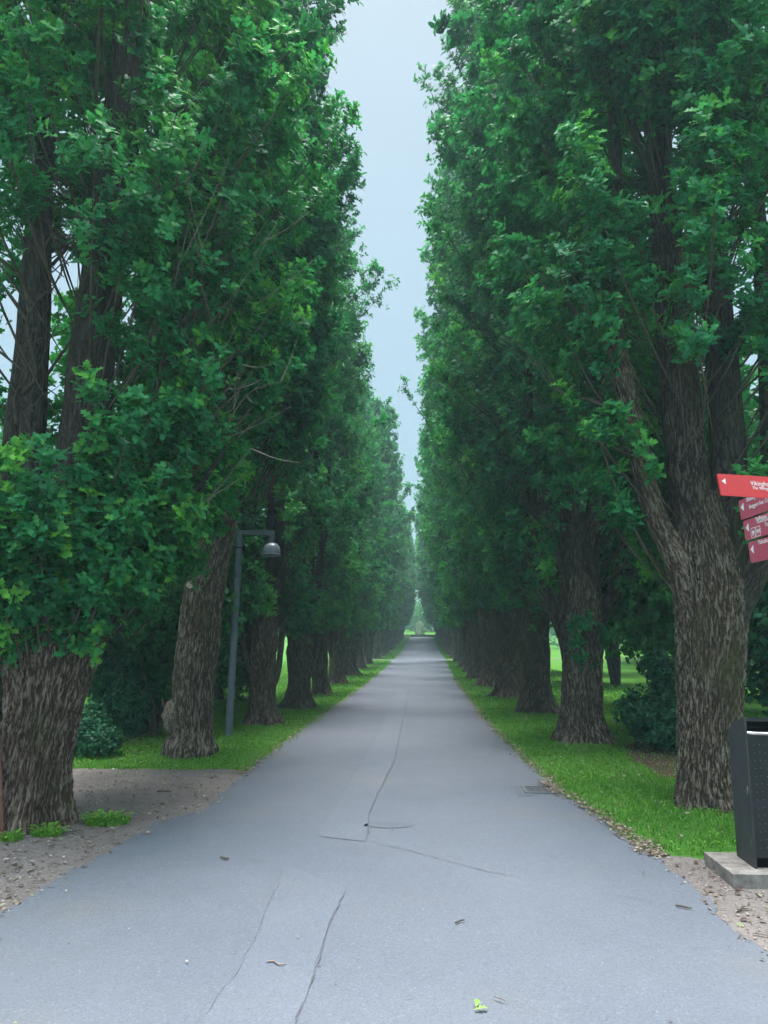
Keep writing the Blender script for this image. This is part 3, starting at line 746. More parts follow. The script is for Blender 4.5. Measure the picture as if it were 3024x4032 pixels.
GB = 'leafy trees behind the rows of oaks'
back_tree(-5.0, 18.6, 4.6, 1.5, .35, 137, 'leafy young tree filling the gap behind the lamp post', 'leafy trees behind the rows of oaks', 3400, .12)
back_tree(-7.2, 25.5, 6.0, 2.2, .4, 138, 'leafy tree at the edge of the left lawn beyond the grove', 'leafy trees behind the rows of oaks', 3000, .16)
back_tree(-4.6, 13.6, 3.4, 1.4, .55, 131, 'low leafy tree tucked behind the bare trunk with the burl', 'leafy trees behind the rows of oaks', 3000, .11)
back_tree(-6.4, 10.6, 4.4, 1.5, .35, 132, 'leafy young tree just behind the thick left oak', 'leafy trees behind the rows of oaks', 3400, .11)
back_tree(6.2, 24.5, 8.5, 2.8, 1.7, 133, 'tall tree behind the third right oak at the far side of the lawn', 'leafy trees behind the rows of oaks', 3000, .17)
back_tree(10.5, 17.5, 9, 3.4, 1.0, 134, 'broad tree at the far right beyond the lawn', 'leafy trees behind the rows of oaks', 3200, .17)
back_tree(6.0, 31, 9, 2.8, 1.8, 135, 'tree behind the middle of the right row', 'leafy trees behind the rows of oaks', 2600, .2)
back_tree(9.0, 26, 9, 3.0, 1.0, 136, 'rounded tree between the two tall trees behind the right row', 'leafy trees behind the rows of oaks', 2600, .2)
back_tree(-5.2, 12.4, 5.4, 2.2, .9, 101, 'dark bushy tree in the gap between the two nearest left oaks', GB, 5200, .12)
back_tree(-7.6, 13.4, 6.0, 2.6, .7, 102, 'leafy tree partly behind the nearest left oak, farther from the path', GB, 5200, .13)
back_tree(-4.9, 16.4, 6.0, 2.3, 1.2, 103, 'small dark tree behind the bare trunk with the burl', GB, 3000, .13)
back_tree(-10.4, 16.0, 6.6, 3.0, .5, 104, 'pale green tree at the far left behind the nearest left oak', GB, 3600, .15)
back_tree(-6.6, 20.0, 6.5, 2.3, .5, 105, 'tree deeper in the left grove, behind the lamp post', GB, 3600, .15)
back_tree(-10.5, 22.0, 7.0, 2.8, .8, 106, 'rounded tree at the back of the left grove', GB, 2400, .17)
back_tree(4.9, 13.0, 6.2, 2.2, 1.1, 111, 'dark leafy tree filling the gap between the two nearest right oaks', GB, 4800, .13)
back_tree(5.6, 16.5, 6.6, 2.2, 1.3, 112, 'leafy tree behind the dark forked oak', GB, 2800, .15)
back_tree(7.6, 13.2, 6.8, 2.6, .3, 113, 'tree behind the thick oak beside the bin', GB, 2800, .15)
back_tree(7.8, 20.5, 7.5, 2.6, 1.2, 114, 'tree at the back of the right lawn', GB, 2400, .18)
back_tree(4.75, 9.6, 3.6, 1.15, .3, 115, 'grey-green leafy shrub behind the litter bin', 'shrubs on the right lawn', 2200, .11, 'shrub', 'shrub', 'shrubleaf')

def bush(x, y, blobs, seed, label, n, size=.085, name='bush'):
    t = thing(name, label, 'bush', (x, y, 0), 'shrubs on the right lawn' if x > 0 else 'shrubs left of the path')
    a = Acc(); g = np.random.default_rng(seed)
    for bl in blobs:
        for q in range(5):
            e = np.array([bl[0] + g.normal(0, bl[3] * .4), bl[1] + g.normal(0, bl[3] * .4), bl[2] + bl[4] * g.uniform(.4, 1.1)])
            tube(a, [(bl[0] * .3, bl[1] * .3, 0), e * .55 + np.array([0, 0, .05]), e], [.012, .009, .003], 4, 7, 1, cap=False)
    blob_crown(a, blobs, n, seed, size, ROWS_OV, 5, .3, .8)
    a.obj('foliage', [M['shrubleaf'], M['twig']], t)
bush(3.5, 10.9, [(0, 0, .35, .5, .42), (.25, -.1, .6, .4, .4), (-.35, .1, .5, .35, .3), (.1, .15, .85, .32, .28), (.45, -.45, .3, .3, .3), (-.1, .2, 1.15, .2, .2)], 121, 'dark glossy bush between the forked oak and the thick oak beside the bin', 3400, .068)
bush(-4.25, 9.95, [(0, 0, .18, .24, .2), (-.3, .2, .3, .28, .3)], 122, 'low dark bush on the grass edge between the two nearest left oaks', 1100, .06)
bush(-3.9, 11.6, [(-.7, .2, .55, .4, .45), (-1.0, .3, .8, .4, .5)], 123, 'leafy bush in shade left of the bare oak trunk with the burl', 2200, .07)

# young sapling by the fifth left oak
def far_wood():
    a = Acc(); g = np.random.default_rng(200)
    B = []
    for k in range(40):      # far edge of the left lawn
        x = -g.uniform(26, 60); y = g.uniform(34, 120); h = g.uniform(7, 12); B.append((x, y, h * .5, g.uniform(2.2, 4), h * .5))
    for k in range(24):      # right
        x = g.uniform(14, 40); y = g.uniform(24, 115); h = g.uniform(7, 12); B.append((x, y, h * .5, g.uniform(2.2, 4), h * .5))
    for k in range(12):
        x = g.uniform(9, 15); y = g.uniform(27, 48); h = g.uniform(7, 10); B.append((x, y, h * .55, g.uniform(1.8, 2.8), h * .42))
    for k in range(46):      # closing the view behind the end of the path
        x = g.uniform(-34, 34); y = g.uniform(134, 172); h = g.uniform(11, 16)
        if -4.0 < x * 140 / y < 4.0: h = g.uniform(5, 7.5)
        B.append((x, y, h * .5 + 2.3, g.uniform(2.4, 4.2), h * .50))
    for k in range(10):
        y = g.uniform(136, 160); B.append((g.uniform(-5, 5), y, 3.2 + 2, g.uniform(1.8, 2.8), 3.2))
    for k in range(14):
        x = -g.uniform(9, 24); y = g.uniform(26, 34); h = g.uniform(4, 6); 
        if x > -14: continue
        B.append((x, y, h * .5, g.uniform(1.6, 2.6), h * .5))
    blob_crown(a, B, 62000, 201, .42, ROWS_MID, 3, .35)
    for b in B[::2]:
        tube(a, [(b[0], b[1], 0), (b[0] + .1, b[1], b[2])], [.22, .12], 6, 4, 1, cap=False)
    tag(a.obj('woodland', [M['beech'], M['twig']]), 'belt of dark trees beyond the lawns and the end of the path', 'woodland', kind='stuff')
far_wood()
def weeping():
    t = thing('weeping_tree', 'small pale weeping tree on the bright lawn beyond the end of the path', 'tree', (-.35, 127, float(hz(127))))
    limb_obj('trunk', [(0, 0, -.05), (0, 0, 1), (.05, 0, 2.1)], [.06, .05, .03], t, M['bark_dark'], 8, 10, .1)
    a = Acc(); g = np.random.default_rng(77); n = 1500
    az = g.uniform(0, 6.28, n); zz = g.uniform(.1, 2.3, n); rr = g.uniform(.1, .75, n) * np.interp(zz, [0, .8, 1.8, 2.4], [.75, 1, .8, .15]) * (1 + .35 * np.sin(az * 3 + zz * 2))
    leaves(a, np.stack([np.cos(az) * rr, np.sin(az) * rr, zz], -1), np.stack([np.cos(az) * .1, np.sin(az) * .1, -np.ones(n)], -1), np.stack([np.cos(az), np.sin(az), 0 * az + .3], -1), np.full(n, .3), np.clip(g.normal(.95, .06, n), 0, 1), ROWS_MID)
    a.obj('crown', [M['pale']], t)
weeping()

# low wall closing the path
def end_wall():
    t = thing('low_wall', 'low dark wall across the far end of the path', 'wall', (0, 117.4, 1.09))
    bm = bmesh.new(); bm_box(bm, -3.6, 2.9, -.25, .25, -.1, .30); bm_obj('wall_body', bm, M['wallstone'], t, .03)
    bm = bmesh.new(); bm_box(bm, -3.66, 2.96, -.3, .3, .303, .38); bm_obj('coping', bm, M['wallstone'], t, .02)
    bm = bmesh.new(); bm_box(bm, -3.8, -1.75, -.62, -.27, -.1, .42); bm_obj('end_block', bm, M['concrete'], t, .03)
end_wall()

# ------------------------------------------------------------------ lamp posts
def lamp_meshes():
    ms = []
    def mesh(fn, mat, name, smooth=True):
        a = Acc(); fn(a); ms.append((name, a.mesh(name, [mat])))
    mesh(lambda a: tube(a, [(0, 0, -.05), (.01, 0, 1.5), (.015, 0, 2.99)], [.057, .057, .057], 24, 8, cap=True), M['lamp'], 'pole')
    mesh(lambda a: tube(a, [(.015, 0, 2.992), (.015, 0, 3.012)], [.046, .046], 24, 3), M['dark'], 'joint')
    def arm(a):
        tube(a, [(.015, 0, 3.012), (.016, 0, 3.2), (.017, 0, 3.285)], [.057, .057, .057], 24, 6)
        box(a, -.04, .60, -.04, .04, 3.22, 3.295)
        box(a, .535, .602, -.036, .036, 3.145, 3.219)
    mesh(arm, M['lamp'], 'arm')
    def neck(a):
        for z, r in ((3.128, .044), (3.112, .036), (3.096, .046)): tube(a, [(.568, 0, z), (.568, 0, z + .015)], [r, r], 20, 3)
    mesh(neck, M['lamp'], 'neck')
    prof = [(.035, 3.095), (.07, 3.085), (.105, 3.06), (.132, 3.02), (.146, 2.97), (.148, 2.93), (.146, 2.905)]
    def lathe(a, prof, cx=.568, n=32):
        th = np.linspace(0, 2 * np.pi, n, endpoint=False)
        v = np.array([[(cx + r * np.cos(t), r * np.sin(t), z) for t in th] for r, z in prof]).reshape(-1, 3)
        i, j = np.meshgrid(np.arange(len(prof) - 1), np.arange(n), indexing='ij'); k = i * n + j; b = i * n + (j + 1) % n
        a.add(v, np.stack([k, b, b + n, k + n], -1).reshape(-1, 4))
    mesh(lambda a: lathe(a, prof), M['lamp_glass'], 'lamp_shade')
    mesh(lambda a: lathe(a, [(.149, 2.91), (.154, 2.905), (.154, 2.885), (.13, 2.872), (.07, 2.862), (.001, 2.86)]), M['lamp'], 'bowl')
    return ms
LM = lamp_meshes()
LL = ['tall grey lamp post with a hanging dome lamp, beside the bare oak trunk', 'second lamp post along the left row, pole half hidden among oak trunks', 'third lamp post along the left row, mostly hidden by trunks', 'farthest visible lamp post on the left lawn edge']
for (x, y, h), lab in zip([(-3.08, 12.05, 1), (-3.2, 26.4, 1.05), (-3.2, 40.6, 1.05), (-3.2, 55, 1.12)], LL):
    t = thing('street_lamp', lab, 'lamp post', (x, y, float(hz(y))), 'lamp posts along the path')
    t.scale = (1, 1, h); 
    for nme, me in LM: link(bpy.data.objects.new(nme, me), t)
    if y < 13: t.rotation_euler = (0, R(1.0), 0)

# ------------------------------------------------------------------ litter bin on its slab
def litter_bin():
    s = thing('concrete_slab', 'small square concrete slab under the black litter bin', 'slab', (0, 0, 0))
    bm = bmesh.new(); bm_box(bm, 1.965, 2.86, 5.13, 5.62, -.05, .09); bm_obj('slab_body', bm, M['concrete'], s, .012)
    x0, x1, y0, y1, zb = 2.155, 2.62, 5.245, 5.53, .09
    t = thing('litter_bin', 'black metal litter bin with a bright steel lip, at the right edge of the path', 'bin', (0, 0, 0))
    prof = [(y0, zb), (y1, zb), (y1, .90), (y1 - .07, .985), (y0 + .02, 1.045), (y0, 1.045)]
    # side panels lean inward above a fold
    for a, b, nm, sg in ((x0, x0 + .014, 'side_panel', 1), (x1 - .014, x1, 'side_panel', -1)):
        bm = bmesh.new(); bm_prism(bm, prof, 0, a, b)
        bm_obj(nm, bm, M['bin_side'], t, .003)
    bm = bmesh.new(); bm_prism(bm, [(y1 - .004, .895), (y1 - .07, .981), (y0 + .02, 1.042), (y0 + .004, 1.042), (y0 + .004, 1.02), (y0 + .02, 1.022), (y1 - .08, .96), (y1 - .02, .89)], 0, x0 + .015, x1 - .015)
    bm_obj('hood', bm, M['black'], t)
    bm = bmesh.new(); bm_box(bm, x0 + .015, x1 - .015, y1 - .018, y1 - .002, zb + .002, .888); bm_obj('back_panel', bm, M['bin_side'], t)
    bm = bmesh.new(); bm_box(bm, x0 + .016, x1 - .016, y0 + .012, y0 + .028, .155, .935)
    fp = bm_obj('front_panel', bm, M['black'], t, .003)
    bm = bmesh.new()
    for i in range(11):
        for j in range(14):
            xx = x0 + .055 + i * .036; zz = .215 + j * .05 + (.004 if i % 2 else 0)
            bmesh.ops.create_icosphere(bm, subdivisions=1, radius=.0024)
            for v in bm.verts[-12:]: v.co = Vector((v.co.x + xx, v.co.y * .4 + y0 + .0105, v.co.z + zz))
    bm_obj('perforation', bm, M['dot'], fp, smooth=True)
    a = Acc(); tube(a, [(x0 + .016, y0 + .012, .945), (x0 + .1, y0 + .004, .941), (x1 - .1, y0 + .004, .941), (x1 - .016, y0 + .012, .945)], [.012] * 4, 10, 24); a.obj('lip', [M['chrome']], t)
    bm = bmesh.new(); bm_box(bm, x0 + .02, x1 - .02, y0 + .03, y1 - .03, .2, .88); bm_obj('liner', bm, M['dark'], t)
    bm = bmesh.new(); bm_box(bm, x0 + .03, x1 - .03, y0 + .03, y1 - .03, .092, .15); bm_obj('plinth', bm, M['dark'], t)
    for k in range(2):
        bm = bmesh.new(); bm_box(bm, x0 - .004, x0 + .0, y0 + .02, y0 + .026, .55 - k * .33, .60 - k * .33); bm_obj('hinge', bm, M['chrome'], t)
litter_bin()

# ------------------------------------------------------------------ finger signpost
def text_obj(name, s, size, mat, parent, loc, rot, shear=0.0):
    c = bpy.data.curves.new('t', 'FONT'); c.body = s; c.size = size; c.extrude = .0004; c.shear = shear
    o = bpy.data.objects.new('t', c); COL.objects.link(o)
    dg = bpy.context.evaluated_depsgraph_get(); dg.update()
    me = bpy.data.meshes.new_from_object(o.evaluated_get(dg)); me.name = name
    bpy.data.objects.remove(o); bpy.data.curves.remove(c)
    me.materials.clear(); me.materials.append(mat)
    q = link(bpy.data.objects.new(name, me), parent); q.location = loc; q.rotation_euler = rot
    return q

def board(t, name, L, H, mat, loc, rz, items, arrow, label=None, slant=.05):
    """board in local frame: x along from its arrow end, z down from the top edge, face toward -y"""
    bm = bmesh.new(); r = .012; pl = []
    for cx, cz, a0 in ((r, -r, 90), (r + slant * H, -H + r, 180), (L - r, -H + r, 270), (L - r, -r, 0)):
        for k in range(5):
            a = R(a0 + k * 22.5); pl.append((cx + r * math.cos(a), cz + r * math.sin(a)))
    bm_prism(bm, pl, 1, 0, .012)
    b = bm_obj(name, bm, mat, t); b.location = loc; b.rotation_euler = (0, 0, rz)
    if label: b['label'] = label
    ax, az, s = arrow
    bm = bmesh.new(); v = [bm.verts.new(c) for c in ((ax, -.0015, -az), (ax + s, -.0015, -az + s * .62), (ax + s * 1.05, -.0015, -az - s * .66))]; bm.faces.new(v)
    bm_obj('arrow', bm, M['white'], b)
    for it in items:
        if it[0] == 'icon':
            x, z, w = it[1:4]; bm = bmesh.new(); e = .0035; h = w * 1.05
            for q in ((x, x + w, z, z + e), (x, x + w, z + h - e, z + h), (x, x + e, z + e, z + h - e), (x + w - e, x + w, z + e, z + h - e)):
                bm_box(bm, q[0], q[1], -.0018, -.0008, -q[3], -q[2])
            if it[4] == 'cup':
                bm_box(bm, x + w * .28, x + w * .66, -.0018, -.0008, -(z + h * .62), -(z + h * .3)); bm_box(bm, x + w * .67, x + w * .78, -.0018, -.0008, -(z + h * .5), -(z + h * .36)); bm_box(bm, x + w * .2, x + w * .75, -.0018, -.0008, -(z + h * .76), -(z + h * .69))
            bm_obj('pictogram', bm, M['white'], b)
            if it[4] == 'WC': text_obj('lettering', 'WC', w * .62, M['white'], b, (x + w * .13, -.0012, -(z + h * .68)), (R(90), 0, 0))
        else:
            s, x, z, size = it[:4]
            text_obj('lettering', s, size, M['white'], b, (x, -.0012, -z), (R(90), 0, 0), it[4] if len(it) > 4 else 0)
    return b

def signpost():
    t = thing('signpost', 'signpost with one bright red and three crimson direction boards above the litter bin', 'signpost', (2.40, 4.82, 0))
    a = Acc(); tube(a, [(0, 0, -.05), (0, 0, 1.4), (0, 0, 2.72)], [.036] * 3, 20, 6); a.obj('pole', [M['post']], t)
    ox, oy = 2.40, 4.82
    k1 = .87
    board(t, 'sign_board', .74, .134, M['red'], (2.0858 * k1 - ox, 5.2 * k1 - oy, 1.6 + 1.1099 * k1), R(18), [('Vikinghagen', .232, .060, .040), ('The Viking Garden', .243, .084, .027)], (.022, .045, .028), 'bright red board pointing left', .10)
    bm = bmesh.new(); bm_box(bm, -.03, .03, -.08, -.03, 2.44, 2.54); bm_obj('bracket', bm, M['post'], t)
    X = 2.315
    for (y0, z0, H, items, arrow) in [
        (5.44, 2.555, .142, [('Utstilling', .13, .030, .040), ('Exhib', .34, .028, .026, .25), ('Brøggers hus, Co', .165, .086, .042)], (.03, .055, .05)),
        (5.39, 2.398, .142, [('Fjellhagen, G', .20, .032, .042), ('The Rock Garden,', .215, .050, .026, .25), ('icon', .115, .068, .066, 'cup'), ('icon', .19, .068, .066, 'WC'), ('Tøyen', .33, .086, .042)], (.035, .055, .05)),
        (5.34, 2.238, .146, [('Palmehuset,', .165, .034, .042)], (.033, .055, .05))]:
        board(t, 'sign_board', .66, H, M['crimson'], (X - ox, y0 - oy, z0), R(-90), items, arrow, 'crimson board pointing along the path', .12)
signpost()

# rusty legs at the left edge of the photo
def rusty():
    t = thing('rusty_stand', 'rusty brown steel legs leaning at the foot of the thick left oak', 'metal stand', (-3.42, 6.06, 0))
    for p, q in (((.07, 0, -.02), (-.03, 0, .78)), ((-.02, -.04, -.02), (-.16, -.04, .78))):
        bm = bmesh.new()
        w = .03
        vs = [bm.verts.new((c[0] + dx, c[1] + dy, c[2])) for c in (p, q) for dx, dy in ((-w, -.006), (w, -.006), (w, .006), (-w, .006))]
        for f in ((0, 3, 2, 1), (4, 5, 6, 7), (0, 1, 5, 4), (1, 2, 6, 5), (2, 3, 7, 6), (3, 0, 4, 7)): bm.faces.new([vs[k] for k in f])
        bm_obj('leg', bm, M['rust'], t)
    bm = bmesh.new(); bm_box(bm, -.5, .0, -.034, -.010, .72, .80); bm_obj('crossbar', bm, M['rust'], t)
rusty()

# drain grate at the right edge of the path
def drain():
    t = thing('drain_grate', 'small iron drain grate at the right edge of the path', 'drain', (1.2, 8.05, .012))
    bm = bmesh.new()
    for q in ((-.17, .17, -.17, -.14), (-.17, .17, .14, .17), (-.17, -.14, -.14, .14), (.14, .17, -.14, .14)): bm_box(bm, q[0], q[1], q[2], q[3], -.01, .012)
    bm_obj('frame', bm, M['iron'], t)
    bm = bmesh.new()
    for k in range(6): bm_box(bm, -.139, .139, -.125 + k * .046, -.105 + k * .046, -.008, .008)
    bm_obj('grille', bm, M['iron'], t)
    bm = bmesh.new(); bm_box(bm, -.138, .138, -.138, .138, -.009, .001); bm_obj('sump', bm, M['dark'], t)
drain()

# ------------------------------------------------------------------ grass, tufts, litter
def inside(poly, x, y):
    poly = np.asarray(poly); n = len(poly); c = np.zeros(len(x), bool); j = n - 1
    for i in range(n):
        xi, yi = poly[i]; xj, yj = poly[j]
        k = ((yi > y) != (yj > y)) & (x < (xj - xi) * (y - yi) / (yj - yi + 1e-12) + xi)
        c ^= k; j = i
    return c

def blades(acc, x, y, h, w, g):
    n = len(x); z = hz(y)
    az = g.uniform(0, 6.28, n); ln = g.uniform(.1, .8, n)
    d = np.stack([np.cos(az), np.sin(az), 0 * az], -1); sd = np.stack([-np.sin(az), np.cos(az), 0 * az], -1)
    az2 = g.uniform(0, 6.28, n); bd = np.stack([np.cos(az2), np.sin(az2), 0 * az], -1)
    b = np.stack([x, y, z], -1); W = w[:, None]
    m = b + bd * (h * ln * .35)[:, None]; m[:, 2] += h * .6
    t = b + bd * (h * ln)[:, None]; t[:, 2] += h * (1 - .35 * ln)
    V = np.stack([b - sd * W, b + sd * W, m + sd * W * .8, m - sd * W * .8, t], 1)
    k = (np.arange(n) * 5)[:, None]
    va = np.repeat(np.clip(g.normal(.5, .22, n) + .5 * pnoise(np.stack([x, y, 0 * x], -1) * 1.3), 0, 1), 5)
    base = acc.n
    acc.add(V.reshape(-1, 3), k + np.array([[0, 1, 2, 3]]), 0, None, va)
    acc.f.append((k + np.array([[3, 2, 4]]) + base).astype(np.int32)); acc.m.append(np.zeros(n, np.int32)); acc.sm.append(np.ones(n, bool))

def grass():
    g = np.random.default_rng(300); a = Acc()
    for (x0, x1, y0, y1, dens, h, w) in [(1.1, 6.5, 5.6, 12, 1900, .040, .0042), (-8, -1.7, 8.6, 14, 1800, .040, .0042), (1.0, 7, 12, 20, 700, .040, .007), (-7, -1.6, 14, 22, 700, .040, .007), (1.0, 6, 20, 44, 200, .045, .012), (-8, -1.5, 22, 46, 200, .045, .012), (-4.2, -1.4, 47.4, 112, 50, .055, .022), (1.3, 4, 48, 112, 50, .055, .022)]:
        n = int((x1 - x0) * (y1 - y0) * dens)
        x, y = g.uniform(x0, x1, n), g.uniform(y0, y1, n)
        pn = pnoise(np.stack([x * 1.7, y * 1.7, 0 * x + 4], -1))
        off = .06 + .10 * pnoise(np.stack([x * 6, y * 6, 0 * x + 9], -1))
        ok = ((x < xl(y) - off) | (x > xr(y) + off)) & (g.random(n) < .75 + pn * .9)
        ok &= ~inside(DIRT_L, x + off * 1.2, y + off) & ~inside(DIRT_R, x + off, y - off)
        ok &= ~((x > 2.7) & (x < 5.4) & (y > 8.8) & (y < 12) & (g.random(n) < .85)) & ~((x < -4.4) & (y > 10.9) & (y < 18.5) & (g.random(n) < .85))
        ok &= ~((x > 1.94) & (x < 2.88) & (y > 5.1) & (y < 5.66))
        x, y = x[ok], y[ok]; n = len(x)
        blades(a, x, y, h * g.uniform(.5, 1.35, n), w * g.uniform(.7, 1.3, n), g)
    tag(a.obj('grass', [M['blade']]), 'short green grass along both sides of the path', 'grass', kind='stuff')
    # clover and weed leaves in the verge
    a = Acc(); n = 5000
    x = np.concatenate([g.uniform(1.2, 4.5, n), g.uniform(-5, -1.9, n)]); y = np.concatenate([g.uniform(5.7, 12, n), g.uniform(8.9, 14, n)])
    pn = pnoise(np.stack([x * 2.1, y * 2.1, 0 * x + 14], -1))
    ok = ((x < xl(y) - .08) | (x > xr(y) + .08)) & (pn > .02) & ~inside(DIRT_L, x, y) & ~inside(DIRT_R, x, y)
    ok &= ~((x > 1.9) & (x < 2.9) & (y > 5.05) & (y < 5.7))
    x, y = x[ok], y[ok]; n = len(x)
    P = np.stack([x, y, g.uniform(.015, .05, n)], -1); az = g.uniform(0, 6.28, n)
    leaves(a, P, np.stack([np.cos(az), np.sin(az), g.uniform(-.2, .5, n)], -1), np.stack([g.normal(0, .3, n), g.normal(0, .3, n), np.ones(n)], -1), g.uniform(.015, .034, n), np.clip(g.normal(.5, .18, n), 0, .9), ROWS_OV)
    tag(a.obj('clover', [M['blade']]), 'clover and weed leaves scattered through the grass verge', 'clover', kind='stuff')

def tuft(x, y, r, n, label, seed):
    g = np.random.default_rng(seed); a = Acc()
    rr = r * np.sqrt(g.random(n)); az = g.uniform(0, 6.28, n)
    blades(a, rr * np.cos(az) * 1.3, rr * np.sin(az), .10 * g.uniform(.4, 1.2, n) * (1 - .5 * rr / r), .005 * g.uniform(.7, 1.3, n), g)
    m = n // 6; rr = r * np.sqrt(g.random(m)); az = g.uniform(0, 6.28, m)
    leaves(a, np.stack([rr * np.cos(az) * 1.3, rr * np.sin(az), g.uniform(.02, .07, m)], -1), np.stack([np.cos(az), np.sin(az), g.uniform(0, .6, m)], -1), np.tile([0, 0, 1.], (m, 1)), g.uniform(.03, .06, m), np.clip(g.normal(.7, .12, m), 0, .9), ROWS_OV)
    o = a.obj('grass_tuft', [M['blade']]); o.location = (x, y, .004)
    tag(o, label, 'grass tuft', 'grass tufts on the left dirt')
grass()
tuft(-2.70, 6.55, .15, 700, 'round green grass tuft on the dirt right of the thick left oak', 1)
tuft(-3.02, 6.16, .10, 260, 'small weedy tuft at the front foot of the thick left oak', 2)
tuft(-3.22, 5.98, .07, 120, 'tiny sparse tuft nearest the left photo edge', 3)

def litter():
    g = np.random.default_rng(400); P = []
    def put(x, y, z0=.016): P.append(np.stack([x, y, hz(y) + z0 + g.uniform(0, .006, len(x))], -1))
    n = 17000; x, y = g.uniform(-7, -1.8, n), g.uniform(2, 9.2, n); k = inside(DIRT_L, x, y) & (x < xl(y) + .05); put(x[k], y[k], .010)
    n = 9000; x, y = g.uniform(1.4, 6, n), g.uniform(2, 5.9, n); k = inside(DIRT_R, x, y) & (x > xr(y) - .05); put(x[k], y[k], .010)
    n = 5200; y = 5.8 + 22 * g.random(n) ** 1.6; put(xr(y) + g.normal(.03, .05, n), y)
    n = 500; y = g.normal(8.15, .22, n); put(xr(y) - np.abs(g.normal(0, .09, n)), y, .024)
    n = 2600; y = 8.8 + 22 * g.random(n) ** 1.6; put(xl(y) - g.normal(.03, .06, n), y)
    n = 380; y = 2.5 + 26 * g.random(n) ** 1.5; x = xl(y) + (xr(y) - xl(y)) * g.random(n); put(x, y, .018)
    n = 900; x, y = g.uniform(1.5, 4, n), g.uniform(5.9, 11, n); k = x > xr(y); put(x[k], y[k], .03)
    n = 700; x, y = g.uniform(-4.5, -2.1, n), g.uniform(9, 13, n); put(x, y, .03)
    n = 1500; x, y = g.uniform(2.8, 5, n), g.uniform(8.9, 12, n); put(x, y, .015)
    n = 1800; x, y = g.uniform(-9, -4.4, n), g.uniform(10.8, 18, n); put(x, y, .015)
    P = np.concatenate(P); n = len(P); az = g.uniform(0, 6.28, n); a = Acc()
    size = np.clip(g.lognormal(-3.95, .5, n), .007, .05) * np.where((P[:, 0] > xl(P[:, 1]) + .15) & (P[:, 0] < xr(P[:, 1]) - .15), .62, 1)
    tw = g.random(n) < .22
    leaves(a, P[~tw], np.stack([np.cos(az), np.sin(az), g.normal(0, .15, n)], -1)[~tw], np.stack([g.normal(0, .25, n), g.normal(0, .25, n), np.ones(n)], -1)[~tw], size[~tw], g.random((~tw).sum()), ROWS_OV)
    thin = [(0, .05, .0), (.5, .06, .02), (1, .04, .0)]
    leaves(a, P[tw], np.stack([np.cos(az), np.sin(az), 0 * az], -1)[tw], np.tile([0, 0, 1.], (tw.sum(), 1)), size[tw] * 2, g.random(tw.sum()) * .5, thin)
    tag(a.obj('leaf_litter', [M['litter']]), 'dry leaf bits and twig scraps on the dirt, verges and path', 'leaf litter', kind='stuff')
litter()

def stick(x, y, L, az, r, label, seed, mat='twig'):
    g = np.random.default_rng(seed); a = Acc()
    d = np.array([math.cos(az), math.sin(az), 0]); s = np.array([-d[1], d[0], 0])
    tube(a, [-d * L / 2, -d * L * .15 + s * L * g.normal(0, .06), d * L * .2 + s * L * g.normal(0, .06), d * L / 2], [r, r, r * .9, r * .6], 7, 12, 0, .2)
    o = a.obj('twig', [M[mat]]); o.location = (x, y, .018 + r * .8)
    tag(o, label, 'twig', 'loose twigs on the ground')
stick(-1.42, 5.55, .085, 2.6, .007, 'curled brown leaf stalk on the path near the short left crack', 1)
stick(1.52, 4.74, .09, -.5, .006, 'dark twig beside the crack at the right of the path', 2)
stick(-.72, 3.88, .10, -.2, .0045, 'pale straw-coloured twig on the path near the front', 3, 'deadtwig')
stick(2.05, 4.25, .12, -.25, .007, 'brown twig on the right dirt near the photo edge', 4)
stick(2.02, 4.62, .11, -.4, .007, 'brown twig on the right dirt below the concrete slab', 5)
stick(.2, 4.45, .07, .7, .005, 'short dark twig in the middle of the foreground path', 6)
stick(-2.62, 7.75, .14, .1, .008, 'longer twig lying on the left dirt between the two near oaks', 7)
def green_leaf():
    a = Acc()
    leaves(a, np.array([[0, 0, 0.], [.01, .02, .004]]), np.array([[1, .2, .1], [.2, 1, .2]]), np.array([[0, 0, 1.], [.2, 0, 1]]), np.array([.06, .05]), np.array([.95, .9]), ROWS_HI)
    o = a.obj('fallen_leaf', [M['blade']]); o.location = (.21, 3.47, .02)
    tag(o, 'pale green fallen oak leaf lying on the path at the very front', 'leaf')
green_leaf()

# ------------------------------------------------------------------ air
def haze():
    bm = bmesh.new(); bm_box(bm, -420, 420, -70, 660, -1.5, 24)
    t = NT('haze_air')
    v = t.n('ShaderNodeVolumePrincipled'); v.inputs['Color'].default_value = (.62, .93, 1.0, 1); v.inputs['Density'].default_value = HAZE
    v.inputs['Anisotropy'].default_value = .2
    t.l(v.outputs[0], t.out.inputs['Volume'])
    o = bm_obj('haze', bm, t.m)
    tag(o, 'thin blue-grey haze in the air over the park', 'haze', kind='stuff')
HAZE = .0019
haze()

